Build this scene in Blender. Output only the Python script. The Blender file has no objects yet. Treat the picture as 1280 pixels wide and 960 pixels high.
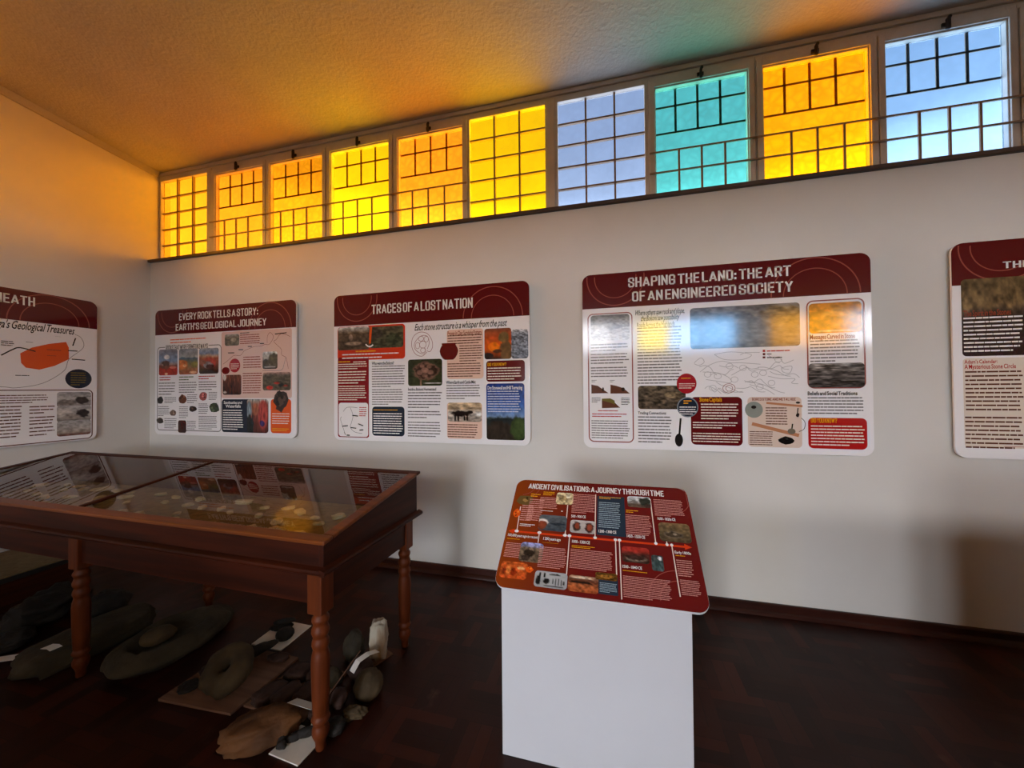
import bpy, bmesh, math, random
import numpy as np
from mathutils import Vector, Matrix, noise

S = bpy.context.scene
COL = S.collection

# ------------------------------------------------------------------ camera
cam_d = bpy.data.cameras.new('camera')
cam_d.sensor_fit = 'HORIZONTAL'
cam_d.sensor_width = 36.0
cam_d.lens = 36.0 * 469.77 / 1280.0
cam_d.clip_start = 0.05
cam_o = bpy.data.objects.new('camera', cam_d)
COL.objects.link(cam_o)
_f = Vector((-0.25241529, 0.96753257, 0.01293222))
_r = Vector((0.96755556, 0.25252924, -0.00807655))
_u = Vector((0.01108009, -0.010474, 0.99988376))
_m = Matrix((_r, _u, -_f)).transposed().to_4x4()
_m.translation = (0, 0, 1.5)
cam_o.matrix_world = _m
S.camera = cam_o

# ------------------------------------------------------------------ colour management, exposure
S.view_settings.view_transform = 'Standard'
S.view_settings.look = 'None'
S.view_settings.gamma = 1.0
S.view_settings.use_curve_mapping = False
S.view_settings.exposure = 0.03
S.cycles.use_denoising = True
S.cycles.max_bounces = 10
S.cycles.diffuse_bounces = 6
S.cycles.transparent_max_bounces = 24
S.cycles.sample_clamp_indirect = 6.0

# ------------------------------------------------------------------ sky: bright hazy horizon, sun side behind the camera
# (radiance by height of the direction: -1 nadir, 0 horizon, 1 zenith)
FRONT_SKY = ((-1, (8.6, 7.8, 6.9)), (-.03, (8.6, 7.8, 6.9)), (.0, (21, 20, 19)), (.17, (19.5, 19.2, 18.8)), (.24, (4.2, 4.2, 4.2)), (.30, (3.9, 3.9, 3.9)), (.36, (3.5, 3.5, 3.6)), (.41, (2.6, 2.7, 2.8)), (.45, (1.5, 1.6, 1.7)),
             (.54, (1.1, 1.2, 1.35)), (1, (.7, .85, 1.1)))
REAR_SKY = ((-1, (.5, .48, .42)), (-.03, (.5, .48, .42)), (.03, (64, 64, 66)), (.26, (62, 62, 64)), (.40, (26, 26.2, 27)), (1, (1.2, 1.4, 1.8)))
w = bpy.data.worlds.new('sky')
S.world = w
w.use_nodes = True
nt = w.node_tree
nt.nodes.clear()
tc = nt.nodes.new('ShaderNodeTexCoord')
sx = nt.nodes.new('ShaderNodeSeparateXYZ')
nt.links.new(tc.outputs['Generated'], sx.inputs[0])


def sky_ramp(stops):
    """colour by direction height; each stop scaled down by 70 to stay inside a colour ramp"""
    mr = nt.nodes.new('ShaderNodeMapRange')
    mr.inputs[1].default_value = -1.0
    mr.inputs[2].default_value = 1.0
    nt.links.new(sx.outputs[2], mr.inputs[0])
    cr = nt.nodes.new('ShaderNodeValToRGB')
    els = cr.color_ramp.elements
    for i, (z, c) in enumerate(stops):
        e = els[0] if i == 0 else (els[len(els) - 1] if i == len(stops) - 1 else els.new((z + 1) / 2))
        e.position = (z + 1) / 2
        e.color = tuple(x / 70 for x in c) + (1,)
    nt.links.new(mr.outputs[0], cr.inputs[0])
    return cr.outputs[0]


my = nt.nodes.new('ShaderNodeMapRange')
my.interpolation_type = 'SMOOTHSTEP'
my.inputs[1].default_value = 0.2
my.inputs[2].default_value = -0.2
nt.links.new(sx.outputs[1], my.inputs[0])
mxs = nt.nodes.new('ShaderNodeMix')
mxs.data_type = 'RGBA'
nt.links.new(my.outputs[0], mxs.inputs['Factor'])
nt.links.new(sky_ramp(FRONT_SKY), mxs.inputs['A'])
nt.links.new(sky_ramp(REAR_SKY), mxs.inputs['B'])
bg = nt.nodes.new('ShaderNodeBackground')
bg.inputs[1].default_value = 70.0
nt.links.new(mxs.outputs['Result'], bg.inputs[0])
wo = nt.nodes.new('ShaderNodeOutputWorld')
nt.links.new(bg.outputs[0], wo.inputs[0])

D, REC, XL, XR, YB = 2.855, 0.106, -4.670, 10.5, -4.05
YW = D + REC
ZS, ZC, SLOPE = 2.868, 3.8355, 0.0808


def zceil(y):
    return ZC + SLOPE * (YW - y)


def portal(name, loc, rx, sx_, sy_):
    d = bpy.data.lights.new(name, 'AREA')
    d.shape = 'RECTANGLE'
    d.size, d.size_y = sx_, sy_
    d.cycles.is_portal = True
    o = bpy.data.objects.new(name, d)
    o.location = loc
    o.rotation_euler = (rx, 0, 0)
    COL.objects.link(o)


portal('daylight_through_glazed_door', (-1.36, YB - .16, 1.06), math.pi / 2, 1.4, 2.1)
portal('daylight_through_side_window', (XL - .14, 1.42, 3.34), 0, .76, .88)
COL.objects['daylight_through_side_window'].rotation_euler = (math.pi / 2, 0, -math.pi / 2)
portal('daylight_through_front_windows', ((XL + XR) / 2, YW + .10, 3.35), -math.pi / 2, XR - XL, 1.0)
portal('daylight_through_rear_windows', ((XL + XR) / 2, YB - .12, 2.78), math.pi / 2, XR - XL, 1.0)


# ------------------------------------------------------------------ helpers
def lin(c):
    return tuple((x / 12.92 if x <= .04045 else ((x + .055) / 1.055) ** 2.4) for x in c)


def rgb(r, g, b):
    return lin((r / 255, g / 255, b / 255))


def tag(o, label=None, cat=None, group=None, kind=None):
    if label: o['label'] = label
    if cat: o['category'] = cat
    if group: o['group'] = group
    if kind: o['kind'] = kind
    return o


def empty(name, loc=(0, 0, 0), rot=(0, 0, 0), parent=None):
    o = bpy.data.objects.new(name, None)
    o.empty_display_size = .1
    o.location = loc
    o.rotation_euler = rot
    if parent: o.parent = parent
    COL.objects.link(o)
    return o


def mat(name, col, rough=.6, spec=.5, metallic=0.0, coat=0.0):
    m = bpy.data.materials.new(name)
    m.use_nodes = True
    b = m.node_tree.nodes['Principled BSDF']
    b.inputs['Base Color'].default_value = tuple(col) + (1,)
    b.inputs['Roughness'].default_value = rough
    b.inputs['Specular IOR Level'].default_value = spec
    b.inputs['Metallic'].default_value = metallic
    b.inputs['Coat Weight'].default_value = coat
    return m


def nodes_of(m):
    n = m.node_tree
    return n, n.nodes['Principled BSDF']


def noise_mat(name, c1, c2, scale=8.0, rough=.8, bump=0.0, bscale=None, stretch=(1, 1, 1), detail=5, spec=.4, bdist=.01, coord='Object', lo=.35, hi=.65):
    m = mat(name, c1, rough, spec)
    n, b = nodes_of(m)
    t = n.nodes.new('ShaderNodeTexCoord')
    mp = n.nodes.new('ShaderNodeMapping')
    mp.inputs['Scale'].default_value = stretch
    n.links.new(t.outputs[coord], mp.inputs[0])
    nz = n.nodes.new('ShaderNodeTexNoise')
    nz.inputs['Scale'].default_value = scale
    nz.inputs['Detail'].default_value = detail
    n.links.new(mp.outputs[0], nz.inputs['Vector'])
    cr = n.nodes.new('ShaderNodeValToRGB')
    cr.color_ramp.elements[0].position = lo
    cr.color_ramp.elements[0].color = tuple(c1) + (1,)
    cr.color_ramp.elements[1].position = hi
    cr.color_ramp.elements[1].color = tuple(c2) + (1,)
    n.links.new(nz.outputs['Fac'], cr.inputs[0])
    n.links.new(cr.outputs[0], b.inputs['Base Color'])
    if bump:
        n2 = n.nodes.new('ShaderNodeTexNoise')
        n2.inputs['Scale'].default_value = bscale or scale * 3
        n2.inputs['Detail'].default_value = 4
        n.links.new(mp.outputs[0], n2.inputs['Vector'])
        bp = n.nodes.new('ShaderNodeBump')
        bp.inputs['Strength'].default_value = bump
        bp.inputs['Distance'].default_value = bdist
        n.links.new(n2.outputs['Fac'], bp.inputs['Height'])
        n.links.new(bp.outputs[0], b.inputs['Normal'])
    return m


class MB:
    """collects polygons with material slots and links them as one mesh object"""

    def __init__(s):
        s.v, s.f, s.mi, s.ms = [], [], [], []

    def slot(s, m):
        if m not in s.ms: s.ms.append(m)
        return s.ms.index(m)

    def poly(s, pts, m):
        k = len(s.v)
        s.v += [tuple(p) for p in pts]
        s.f.append(tuple(range(k, k + len(pts))))
        s.mi.append(s.slot(m))

    def box(s, x0, y0, z0, x1, y1, z1, m):
        k = len(s.v)
        s.v += [(x0, y0, z0), (x1, y0, z0), (x1, y1, z0), (x0, y1, z0), (x0, y0, z1), (x1, y0, z1), (x1, y1, z1), (x0, y1, z1)]
        for q in ((0, 3, 2, 1), (4, 5, 6, 7), (0, 1, 5, 4), (1, 2, 6, 5), (2, 3, 7, 6), (3, 0, 4, 7)):
            s.f.append(tuple(k + i for i in q))
            s.mi.append(s.slot(m))

    def hexa(s, b4, t4, m):
        k = len(s.v)
        s.v += [tuple(p) for p in b4] + [tuple(p) for p in t4]
        for q in ((0, 3, 2, 1), (4, 5, 6, 7), (0, 1, 5, 4), (1, 2, 6, 5), (2, 3, 7, 6), (3, 0, 4, 7)):
            s.f.append(tuple(k + i for i in q))
            s.mi.append(s.slot(m))

    def prism(s, pts, ext, m):
        """closed outline pts (3-D, one plane) extruded by the vector ext"""
        k = len(s.v)
        n = len(pts)
        e = Vector(ext)
        s.v += [tuple(p) for p in pts] + [tuple(Vector(p) + e) for p in pts]
        i = s.slot(m)
        s.f.append(tuple(range(k, k + n))[::-1]); s.mi.append(i)
        s.f.append(tuple(range(k + n, k + 2 * n))); s.mi.append(i)
        for j in range(n):
            a, b = j, (j + 1) % n
            s.f.append((k + a, k + b, k + n + b, k + n + a)); s.mi.append(i)

    def lathe(s, prof, cx, cy, m, seg=20):
        k = len(s.v)
        i = s.slot(m)
        for z, r in prof:
            for j in range(seg):
                a = 2 * math.pi * j / seg
                s.v.append((cx + r * math.cos(a), cy + r * math.sin(a), z))
        for q in range(len(prof) - 1):
            for j in range(seg):
                a, b = j, (j + 1) % seg
                s.f.append((k + q * seg + a, k + q * seg + b, k + (q + 1) * seg + b, k + (q + 1) * seg + a)); s.mi.append(i)
        s.f.append(tuple(k + j for j in range(seg))[::-1]); s.mi.append(i)
        s.f.append(tuple(k + (len(prof) - 1) * seg + j for j in range(seg))); s.mi.append(i)

    def build(s, name, parent=None, smooth=False, bevel=0.0, loc=None, rot=None, seg=2):
        me = bpy.data.meshes.new(name)
        me.from_pydata(s.v, [], s.f)
        for m in s.ms: me.materials.append(m)
        me.polygons.foreach_set('material_index', s.mi)
        bm = bmesh.new()
        bm.from_mesh(me)
        bmesh.ops.recalc_face_normals(bm, faces=bm.faces)
        bm.to_mesh(me)
        bm.free()
        if smooth:
            me.polygons.foreach_set('use_smooth', [True] * len(me.polygons))
        me.update()
        o = bpy.data.objects.new(name, me)
        COL.objects.link(o)
        if parent: o.parent = parent
        if loc: o.location = loc
        if rot: o.rotation_euler = rot
        if bevel:
            b = o.modifiers.new('bevel', 'BEVEL')
            b.width = bevel
            b.segments = seg
            b.limit_method = 'ANGLE'
        return o


# ------------------------------------------------------------------ materials of the room
M = {}
M['wall'] = noise_mat('wall_paint', (.645, .62, .57), (.685, .66, .61), 2.0, .75, .08, 90, bdist=.003)
M['ceiling'] = noise_mat('stucco_ceiling', (.40, .37, .33), (.44, .41, .36), 3.0, .85, .55, 42, bdist=.012)
M['trim'] = noise_mat('painted_trim', (.50, .47, .42), (.56, .53, .47), 6, .55)
M['frame'] = noise_mat('window_paint', (.52, .48, .42), (.60, .56, .50), 9, .5)
M['sillwood'] = noise_mat('sill_wood', rgb(58, 44, 38), rgb(80, 62, 50), 12, .5, stretch=(.2, 1, 1))
M['bar'] = mat('bar_paint', rgb(140, 116, 92), .55)
M['latch'] = mat('latch_iron', rgb(40, 32, 28), .5, metallic=.5)
M['skirting'] = noise_mat('skirting_wood', rgb(40, 16, 10), rgb(58, 26, 18), 14, .35, stretch=(.15, 1, 1))


def parquet():
    m = mat('parquet', rgb(50, 24, 15), .32)
    n, b = nodes_of(m)
    t = n.nodes.new('ShaderNodeTexCoord')
    sep = n.nodes.new('ShaderNodeSeparateXYZ')
    n.links.new(t.outputs['Object'], sep.inputs[0])

    def mth(op, a, bb=None):
        q = n.nodes.new('ShaderNodeMath')
        q.operation = op
        for i, x in enumerate((a, bb)):
            if x is None: continue
            if isinstance(x, (int, float)): q.inputs[i].default_value = x
            else: n.links.new(x, q.inputs[i])
        return q.outputs[0]
    T = .23          # basket squares, four strips each, alternating direction
    u, v = mth('DIVIDE', sep.outputs[0], T), mth('DIVIDE', sep.outputs[1], T)
    fu, fv = mth('FLOOR', u), mth('FLOOR', v)
    par = mth('MODULO', mth('ABSOLUTE', mth('ADD', fu, fv)), 2.0)
    par = mth('GREATER_THAN', par, .5)
    su, sv = mth('FLOOR', mth('MULTIPLY', u, 4.0)), mth('FLOOR', mth('MULTIPLY', v, 4.0))
    inv = mth('SUBTRACT', 1.0, par)
    idu = mth('ADD', mth('MULTIPLY', su, par), mth('MULTIPLY', fu, inv))
    idv = mth('ADD', mth('MULTIPLY', fv, par), mth('MULTIPLY', sv, inv))
    cmb = n.nodes.new('ShaderNodeCombineXYZ')
    n.links.new(idu, cmb.inputs[0]); n.links.new(idv, cmb.inputs[1]); n.links.new(par, cmb.inputs[2])
    wn = n.nodes.new('ShaderNodeTexWhiteNoise')
    n.links.new(cmb.outputs[0], wn.inputs['Vector'])
    cr = n.nodes.new('ShaderNodeValToRGB')
    cr.color_ramp.elements[0].color = rgb(30, 10, 6) + (1,)
    cr.color_ramp.elements[1].color = rgb(62, 24, 13) + (1,)
    e = cr.color_ramp.elements.new(.6); e.color = rgb(46, 17, 10) + (1,)
    n.links.new(wn.outputs['Value'], cr.inputs[0])
    # gaps between strips
    gu, gv = mth('FRACT', mth('MULTIPLY', u, 4.0)), mth('FRACT', mth('MULTIPLY', v, 4.0))
    g = mth('ADD', mth('MULTIPLY', mth('LESS_THAN', gu, .05), par), mth('MULTIPLY', mth('LESS_THAN', gv, .05), inv))
    # grain and pale scuffs
    nz = n.nodes.new('ShaderNodeTexNoise'); nz.inputs['Scale'].default_value = 5; nz.inputs['Detail'].default_value = 8
    n.links.new(t.outputs['Object'], nz.inputs['Vector'])
    scf = n.nodes.new('ShaderNodeMapRange'); scf.inputs[1].default_value = .66; scf.inputs[2].default_value = .8; scf.inputs[4].default_value = .35
    n.links.new(nz.outputs['Fac'], scf.inputs[0])
    mx = n.nodes.new('ShaderNodeMix'); mx.data_type = 'RGBA'
    n.links.new(scf.outputs[0], mx.inputs['Factor']); n.links.new(cr.outputs[0], mx.inputs['A'])
    mx.inputs['B'].default_value = rgb(120, 92, 78) + (1,)
    mg = n.nodes.new('ShaderNodeMix'); mg.data_type = 'RGBA'
    n.links.new(mth('MULTIPLY', g, .7), mg.inputs['Factor']); n.links.new(mx.outputs['Result'], mg.inputs['A'])
    mg.inputs['B'].default_value = rgb(14, 6, 4) + (1,)
    n.links.new(mg.outputs['Result'], b.inputs['Base Color'])
    rr = n.nodes.new('ShaderNodeMapRange'); rr.inputs[3].default_value = .3; rr.inputs[4].default_value = .55
    n.links.new(nz.outputs['Fac'], rr.inputs[0]); n.links.new(rr.outputs[0], b.inputs['Roughness'])
    b.inputs['Specular IOR Level'].default_value = .22
    return m


M['floor'] = parquet()


def pane_mat(name, col, pattern=0.0):
    """tinted patterned glass: coloured transmission, a little surface gloss"""
    m = bpy.data.materials.new(name)
    m.use_nodes = True
    n = m.node_tree
    n.nodes.clear()
    out = n.nodes.new('ShaderNodeOutputMaterial')
    tr = n.nodes.new('ShaderNodeBsdfTransparent')
    gl = n.nodes.new('ShaderNodeBsdfGlossy')
    gl.inputs['Roughness'].default_value = .12
    ms = n.nodes.new('ShaderNodeMixShader')
    ms.inputs[0].default_value = .03
    c = tuple(math.sqrt(x) for x in col)          # two faces of the sheet
    t = n.nodes.new('ShaderNodeTexCoord')
    vo = n.nodes.new('ShaderNodeTexVoronoi')
    vo.feature = 'DISTANCE_TO_EDGE'
    vo.inputs['Scale'].default_value = 16
    nz = n.nodes.new('ShaderNodeTexNoise')
    nz.inputs['Scale'].default_value = 5
    n.links.new(t.outputs['Object'], vo.inputs['Vector'])
    n.links.new(t.outputs['Object'], nz.inputs['Vector'])
    ad = n.nodes.new('ShaderNodeMath'); ad.operation = 'MULTIPLY_ADD'
    n.links.new(vo.outputs['Distance'], ad.inputs[0]); ad.inputs[1].default_value = 1.2 * pattern
    n.links.new(nz.outputs['Fac'], ad.inputs[2])
    mr = n.nodes.new('ShaderNodeMapRange')
    mr.inputs[1].default_value = .2; mr.inputs[2].default_value = .9
    mr.inputs[3].default_value = .95 - .05 * pattern; mr.inputs[4].default_value = 1.02 + .05 * pattern
    n.links.new(ad.outputs[0], mr.inputs[0])
    vs = n.nodes.new('ShaderNodeVectorMath'); vs.operation = 'SCALE'
    vs.inputs[0].default_value = c
    n.links.new(mr.outputs[0], vs.inputs['Scale'])
    n.links.new(vs.outputs[0], tr.inputs[0])
    n.links.new(tr.outputs[0], ms.inputs[1]); n.links.new(gl.outputs[0], ms.inputs[2])
    n.links.new(ms.outputs[0], out.inputs[0])
    return m


def case_glass():
    m = bpy.data.materials.new('case_glass')
    m.use_nodes = True
    n = m.node_tree
    n.nodes.clear()
    out = n.nodes.new('ShaderNodeOutputMaterial')
    tr = n.nodes.new('ShaderNodeBsdfTransparent')
    tr.inputs[0].default_value = (.95, .96, .94, 1)
    gl = n.nodes.new('ShaderNodeBsdfGlossy')
    gl.inputs['Roughness'].default_value = .015
    fr = n.nodes.new('ShaderNodeFresnel')
    fr.inputs[0].default_value = 1.52
    ge = n.nodes.new('ShaderNodeNewGeometry')
    iv = n.nodes.new('ShaderNodeMath'); iv.operation = 'SUBTRACT'; iv.inputs[0].default_value = 1.0
    n.links.new(ge.outputs['Backfacing'], iv.inputs[1])
    ml = n.nodes.new('ShaderNodeMath'); ml.operation = 'MULTIPLY'
    n.links.new(iv.outputs[0], ml.inputs[0]); n.links.new(fr.outputs[0], ml.inputs[1])
    ms = n.nodes.new('ShaderNodeMixShader')
    n.links.new(ml.outputs[0], ms.inputs[0]); n.links.new(tr.outputs[0], ms.inputs[1]); n.links.new(gl.outputs[0], ms.inputs[2])
    n.links.new(ms.outputs[0], out.inputs[0])
    return m


M['glass'] = case_glass()

# ------------------------------------------------------------------ room shell
WT = .24


def shell(name, mb, label, cat, **k):
    return tag(mb.build(name, **k), label, cat, kind='structure')


b = MB(); b.box(XL - WT, YB - WT, -.12, XR + WT, YW + .2, 0, M['floor'])
shell('floor', b, 'dark brown block parquet floor with pale scuffs', 'floor')
b = MB()
b.prism([(XL - WT, YB - WT, zceil(YB - WT)), (XL - WT, YW + .075, zceil(YW + .075)), (XL - WT, YW + .075, zceil(YW + .075) + .12), (XL - WT, YB - WT, zceil(YB - WT) + .12)], (XR - XL + 2 * WT, 0, 0), M['ceiling'])
shell('ceiling', b, 'stippled sloping ceiling lit orange by the coloured windows', 'ceiling')
b = MB(); b.box(XL - WT, D, 0, XR + WT, YW + .14, ZS - .012, M['wall'])
shell('wall_back', b, 'long pale wall under the row of coloured windows', 'wall')
LY0, LY1, LZ0, LZ1 = 1.06, 1.78, 2.92, 3.76      # opening for the amber side window
b = MB()


def sidewall(ya, yb, za, zb=None):
    top = (lambda y: zb) if zb else (lambda y: zceil(y) + .03)
    b.prism([(XL - WT, ya, za), (XL - WT, yb, za), (XL - WT, yb, top(yb)), (XL - WT, ya, top(ya))], (WT, 0, 0), M['wall'])


sidewall(YB - WT, LY0, 0)
sidewall(LY1, YW + .08, 0)
sidewall(LY0, LY1, 0, LZ0)
sidewall(LY0, LY1, LZ1)
shell('wall_left', b, 'side wall glowing orange in the corner by the windows', 'wall')
b = MB()
b.prism([(XR, YB - WT, 0), (XR, YW + .2, 0), (XR, YW + .2, zceil(YW + .2) + .03), (XR, YB - WT, zceil(YB - WT) + .03)], (WT, 0, 0), M['wall'])
shell('wall_right', b, 'plain far end wall opposite the orange side wall', 'wall')
RZ0, RZ1 = 2.42, 3.14
b = MB()
DX0, DX1, DZ = -2.06, -.66, 2.12
b.box(XL, YB - WT, 0, DX0, YB, RZ0, M['wall'])
b.box(DX1, YB - WT, 0, XR, YB, RZ0, M['wall'])
b.box(DX0, YB - WT, DZ, DX1, YB, RZ0, M['wall'])
b.box(XL, YB - WT, RZ1, XR, YB, zceil(YB) + .05, M['wall'])
b.box(XL, YB - WT, RZ0, -1.423, YB, RZ1, M['wall'])
b.box(6.433, YB - WT, RZ0, XR, YB, RZ1, M['wall'])
shell('wall_rear', b, 'rear wall with its own row of high windows', 'wall')

b = MB(); b.box(XL, D - .028, ZS - .014, XR, YW + .03, ZS + .014, M['sillwood'])
shell('trim_1', b, 'thin dark wooden sill running under the coloured windows', 'window sill', bevel=.004)
b = MB()
b.box(XL, YW - .045, ZC - .030, XR, YW + .05, ZC + .004, M['trim'])
b.box(XL, YW - .030, ZC - .050, XR, YW + .05, ZC - .030, M['trim'])
shell('trim_2', b, 'painted moulding between the coloured windows and the ceiling', 'moulding', bevel=.005)
b = MB()
k0, k1 = (YB, zceil(YB)), (YW - .05, zceil(YW - .05))
b.hexa([(XL, k0[0], k0[1] - .05), (XL + .022, k0[0], k0[1] - .05), (XL + .022, k1[0], k1[1] - .05), (XL, k1[0], k1[1] - .05)],
       [(XL, k0[0], k0[1]), (XL + .05, k0[0], k0[1]), (XL + .05, k1[0], k1[1]), (XL, k1[0], k1[1])], M['ceiling'])
shell('trim_3', b, 'slanting cornice where the orange side wall meets the ceiling', 'cornice', bevel=.006)


def skirting(name, p0, p1, n_, label):
    """board and quarter round from p0 to p1; n_ points into the room"""
    p0, p1, n_ = Vector(p0), Vector(p1), Vector(n_)
    prof = [(0, 0), (.042, 0), (.040, .010), (.034, .018), (.022, .024), (.018, .026), (.018, .060), (.012, .068), (0, .070)]
    b = MB()
    b.prism([p0 + n_ * d + Vector((0, 0, z)) for d, z in prof], p1 - p0, M['skirting'])
    shell(name, b, label, 'baseboard')


skirting('baseboard_back', (XL, D, 0), (XR, D, 0), (0, -1, 0), 'dark wooden baseboard along the foot of the window wall')
skirting('baseboard_left', (XL, YB, 0), (XL, D, 0), (1, 0, 0), 'dark wooden baseboard along the foot of the side wall')

# ------------------------------------------------------------------ clerestory windows
PITCH, X0 = .6985, -4.325
OR1, OR2, OR3, YE = (1.0, .40, .004), (1.0, .31, .008), (1.0, .36, .002), (1.0, .52, .003)
BLU, TEA, LAV, CLR = (.23, .40, .66), (.085, .44, .42), (.28, .36, .53), (.42, .46, .52)
FRONT = [   # tint, fixed sash?, etched pattern, label
    ((.56, .195, .004), True, .4, 'amber many-paned fixed window in the corner by the orange side wall'),
    ((.58, .165, .004), False, .6, 'dull orange window with a latch, next to the amber corner window'),
    ((.68, .21, .003), False, 1.0, 'orange etched window between the dull orange one and a bright yellow one'),
    (YE, False, .3, 'bright yellow latched window glaring white along its foot'),
    (OR2, False, 1.0, 'deep orange etched window beside the wide yellow fixed window'),
    (YE, True, .2, 'bright yellow many-paned fixed window beside a pale lavender one'),
    (LAV, True, .3, 'pale lavender grey many-paned fixed window in the middle of the row'),
    (TEA, False, .8, 'turquoise window with a latch, only one of its colour'),
    (OR3, False, 1.0, 'orange etched window between the turquoise and the light blue one'),
    (BLU, False, .3, 'light blue window with a latch at the near end of the row'),
    (CLR, False, .2, 'clear window cut off by the edge of the photo'),
    (BLU, True, .2, 'blue fixed window beyond the clear one'),
    (LAV, False, .2, 'lavender latched window beyond the blue fixed one'),
    (OR3, True, .2, 'orange fixed window further along the row'),
    (OR1, False, .2, 'orange latched window further along the row'),
    (YE, True, .2, 'yellow fixed window further along the row'),
    (OR2, False, .2, 'deep orange latched window further along the row'),
    (OR1, False, .2, 'orange latched window near the end of the row'),
    (OR3, True, .2, 'orange fixed window near the end of the row'),
    (YE, True, .2, 'yellow fixed window beyond the last orange fixed one'),
    (OR1, False, .2, 'orange latched window at the end of the row'),
]
YE2, BL2, OR2R, DIM, CL2, LV2 = (.58, .42, .04), (.17, .36, .60), (.36, .15, .007), (.05, .055, .06), (.36, .38, .41), (.14, .17, .22)
REAR = [(-1.06, CL2, 'clear'), (-.34, CL2, 'clear'), (.38, LV2, 'lavender'), (1.03, YE2, 'yellow'), (1.75, BL2, 'blue'), (2.47, BL2, 'blue'), (3.19, DIM, 'dull grey'),
        (3.91, OR2R, 'orange'), (4.63, OR2R, 'orange'), (5.35, CL2, 'clear'), (6.07, CL2, 'clear')]


def window(n, root, tint, fixed, pattern, z0, z1, h=.349):
    """local frame: x along the wall, y into the room is negative, sheet at y=0; z absolute"""
    f = MB()
    if fixed:
        st, tr = (.026 if h > .34 else .016), .035
    else:
        st, tr = .050, .085
    f.box(-h, -.03, z0, -h + st, .012, z1, M['frame'])
    f.box(h - st, -.03, z0, h, .012, z1, M['frame'])
    f.box(-h + st, -.03, z1 - tr, h - st, .012, z1, M['frame'])
    f.box(-h + st, -.015, z0, h - st, .012, z0 + .014, M['frame'])
    if not fixed:    # a casement inside the frame
        f.box(-h + .006, -.042, z0 + .02, -h + st - .008, -.03, z1 - .03, M['frame'])
        f.box(h - st + .008, -.042, z0 + .02, h - .006, -.03, z1 - .03, M['frame'])
        f.box(-h + st - .008, -.042, z1 - tr + .01, h - st + .008, -.03, z1 - .03, M['frame'])
    f.build('window_frame', root, bevel=.003)
    x0, x1 = -h + st, h - st
    a, c = z0 + .014, z1 - tr
    g = MB()
    g.box(x0, 0.0, a, x1, .005, c, pane_mat('tinted_glass', tint, pattern))
    g.build('window_pane', root)
    k = MB()
    if fixed:
        for i in (1, 2):
            x = x0 + (x1 - x0) * i / 3
            k.box(x - .007, -.016, a, x + .007, .008, c, M['bar'])
        for i in range(1, 5):
            z = a + (c - a) * i / 5
            k.box(x0, -.014, z - .0065, x1, .007, z + .0065, M['bar'])
        k.build('glazing_bar', root)
    else:
        zm, zl, zr = z0 + .506, z0 + .337, z0 + .186
        for i in (1, 2, 3):
            x = x0 + (x1 - x0) * (i - .06) / 4
            k.box(x - .008, .008, zm - .006, x + .008, .014, c + .02, M['bar'])
        for z in (zm, z0 + .703):
            k.box(x0, .008, z - .007, x1, .013, z + .007, M['bar'])
        k.build('glazing_bar', root)
        k = MB()
        for i in (1, 2, 3):
            x = x0 + (x1 - x0) * i / 4
            k.box(x - .007, -.062, z0 + .002, x + .007, -.050, zl, M['bar'])
        for z in (zl, zr):
            k.box(-h, -.060, z - .006, h, -.048, z + .006, M['bar'])
        k.build('burglar_bar', root, bevel=.002)
        k = MB()
        zt = z1 - .052
        k.box(-.022, -.052, zt - .012, .022, -.042, zt + .012, M['latch'])
        k.box(-.006, -.075, zt - .034, .008, -.050, zt + .030, M['latch'])
        k.lathe([(zt - .045, .004), (zt - .040, .010), (zt - .030, .011), (zt - .024, .005)], .001, -.066, M['latch'], 10)
        k.lathe([(zt + .020, .004), (zt + .028, .011), (zt + .038, .009), (zt + .042, .004)], .006, -.066, M['latch'], 10)
        k.build('latch', root, bevel=.002)


CENTRES = [-4.322, -3.578, -2.883, -2.182, -1.482, -.797, -.053, .648, 1.348, 2.042]
CENTRES += [2.042 + PITCH * (k + 1) for k in range(len(FRONT) - 10)]
for n, (tint, fixed, pat, lab) in enumerate(FRONT):
    r = empty('window_%d' % (n + 1), (CENTRES[n], YW, 0))
    tag(r, lab, 'window', 'coloured high windows', 'structure')
    window(n, r, tint, fixed, pat, ZS + .012, ZC - .045, .336 if n == 5 else PITCH / 2)
b_ = MB()
for xa, xb in ((-3.973, -3.927), (-.461, -.402)):
    b_.box(xa, YW - .036, ZS + .012, xb, YW + .012, ZC - .045, M['frame'])
shell('trim_4', b_, 'painted posts filling the gaps between the fixed and latched windows', 'post', bevel=.003)
for i, (wx, tint, nm) in enumerate(REAR):
    r = empty('window_%d' % (i + len(FRONT) + 1), (wx, YB - .05, 0), (0, 0, math.pi))
    tag(r, '%s high window in the rear wall behind the viewer' % nm, 'window', '%s high windows in the rear wall' % nm, 'structure')
    window(i, r, tint, True, .1, RZ0, RZ1, .36)

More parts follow.
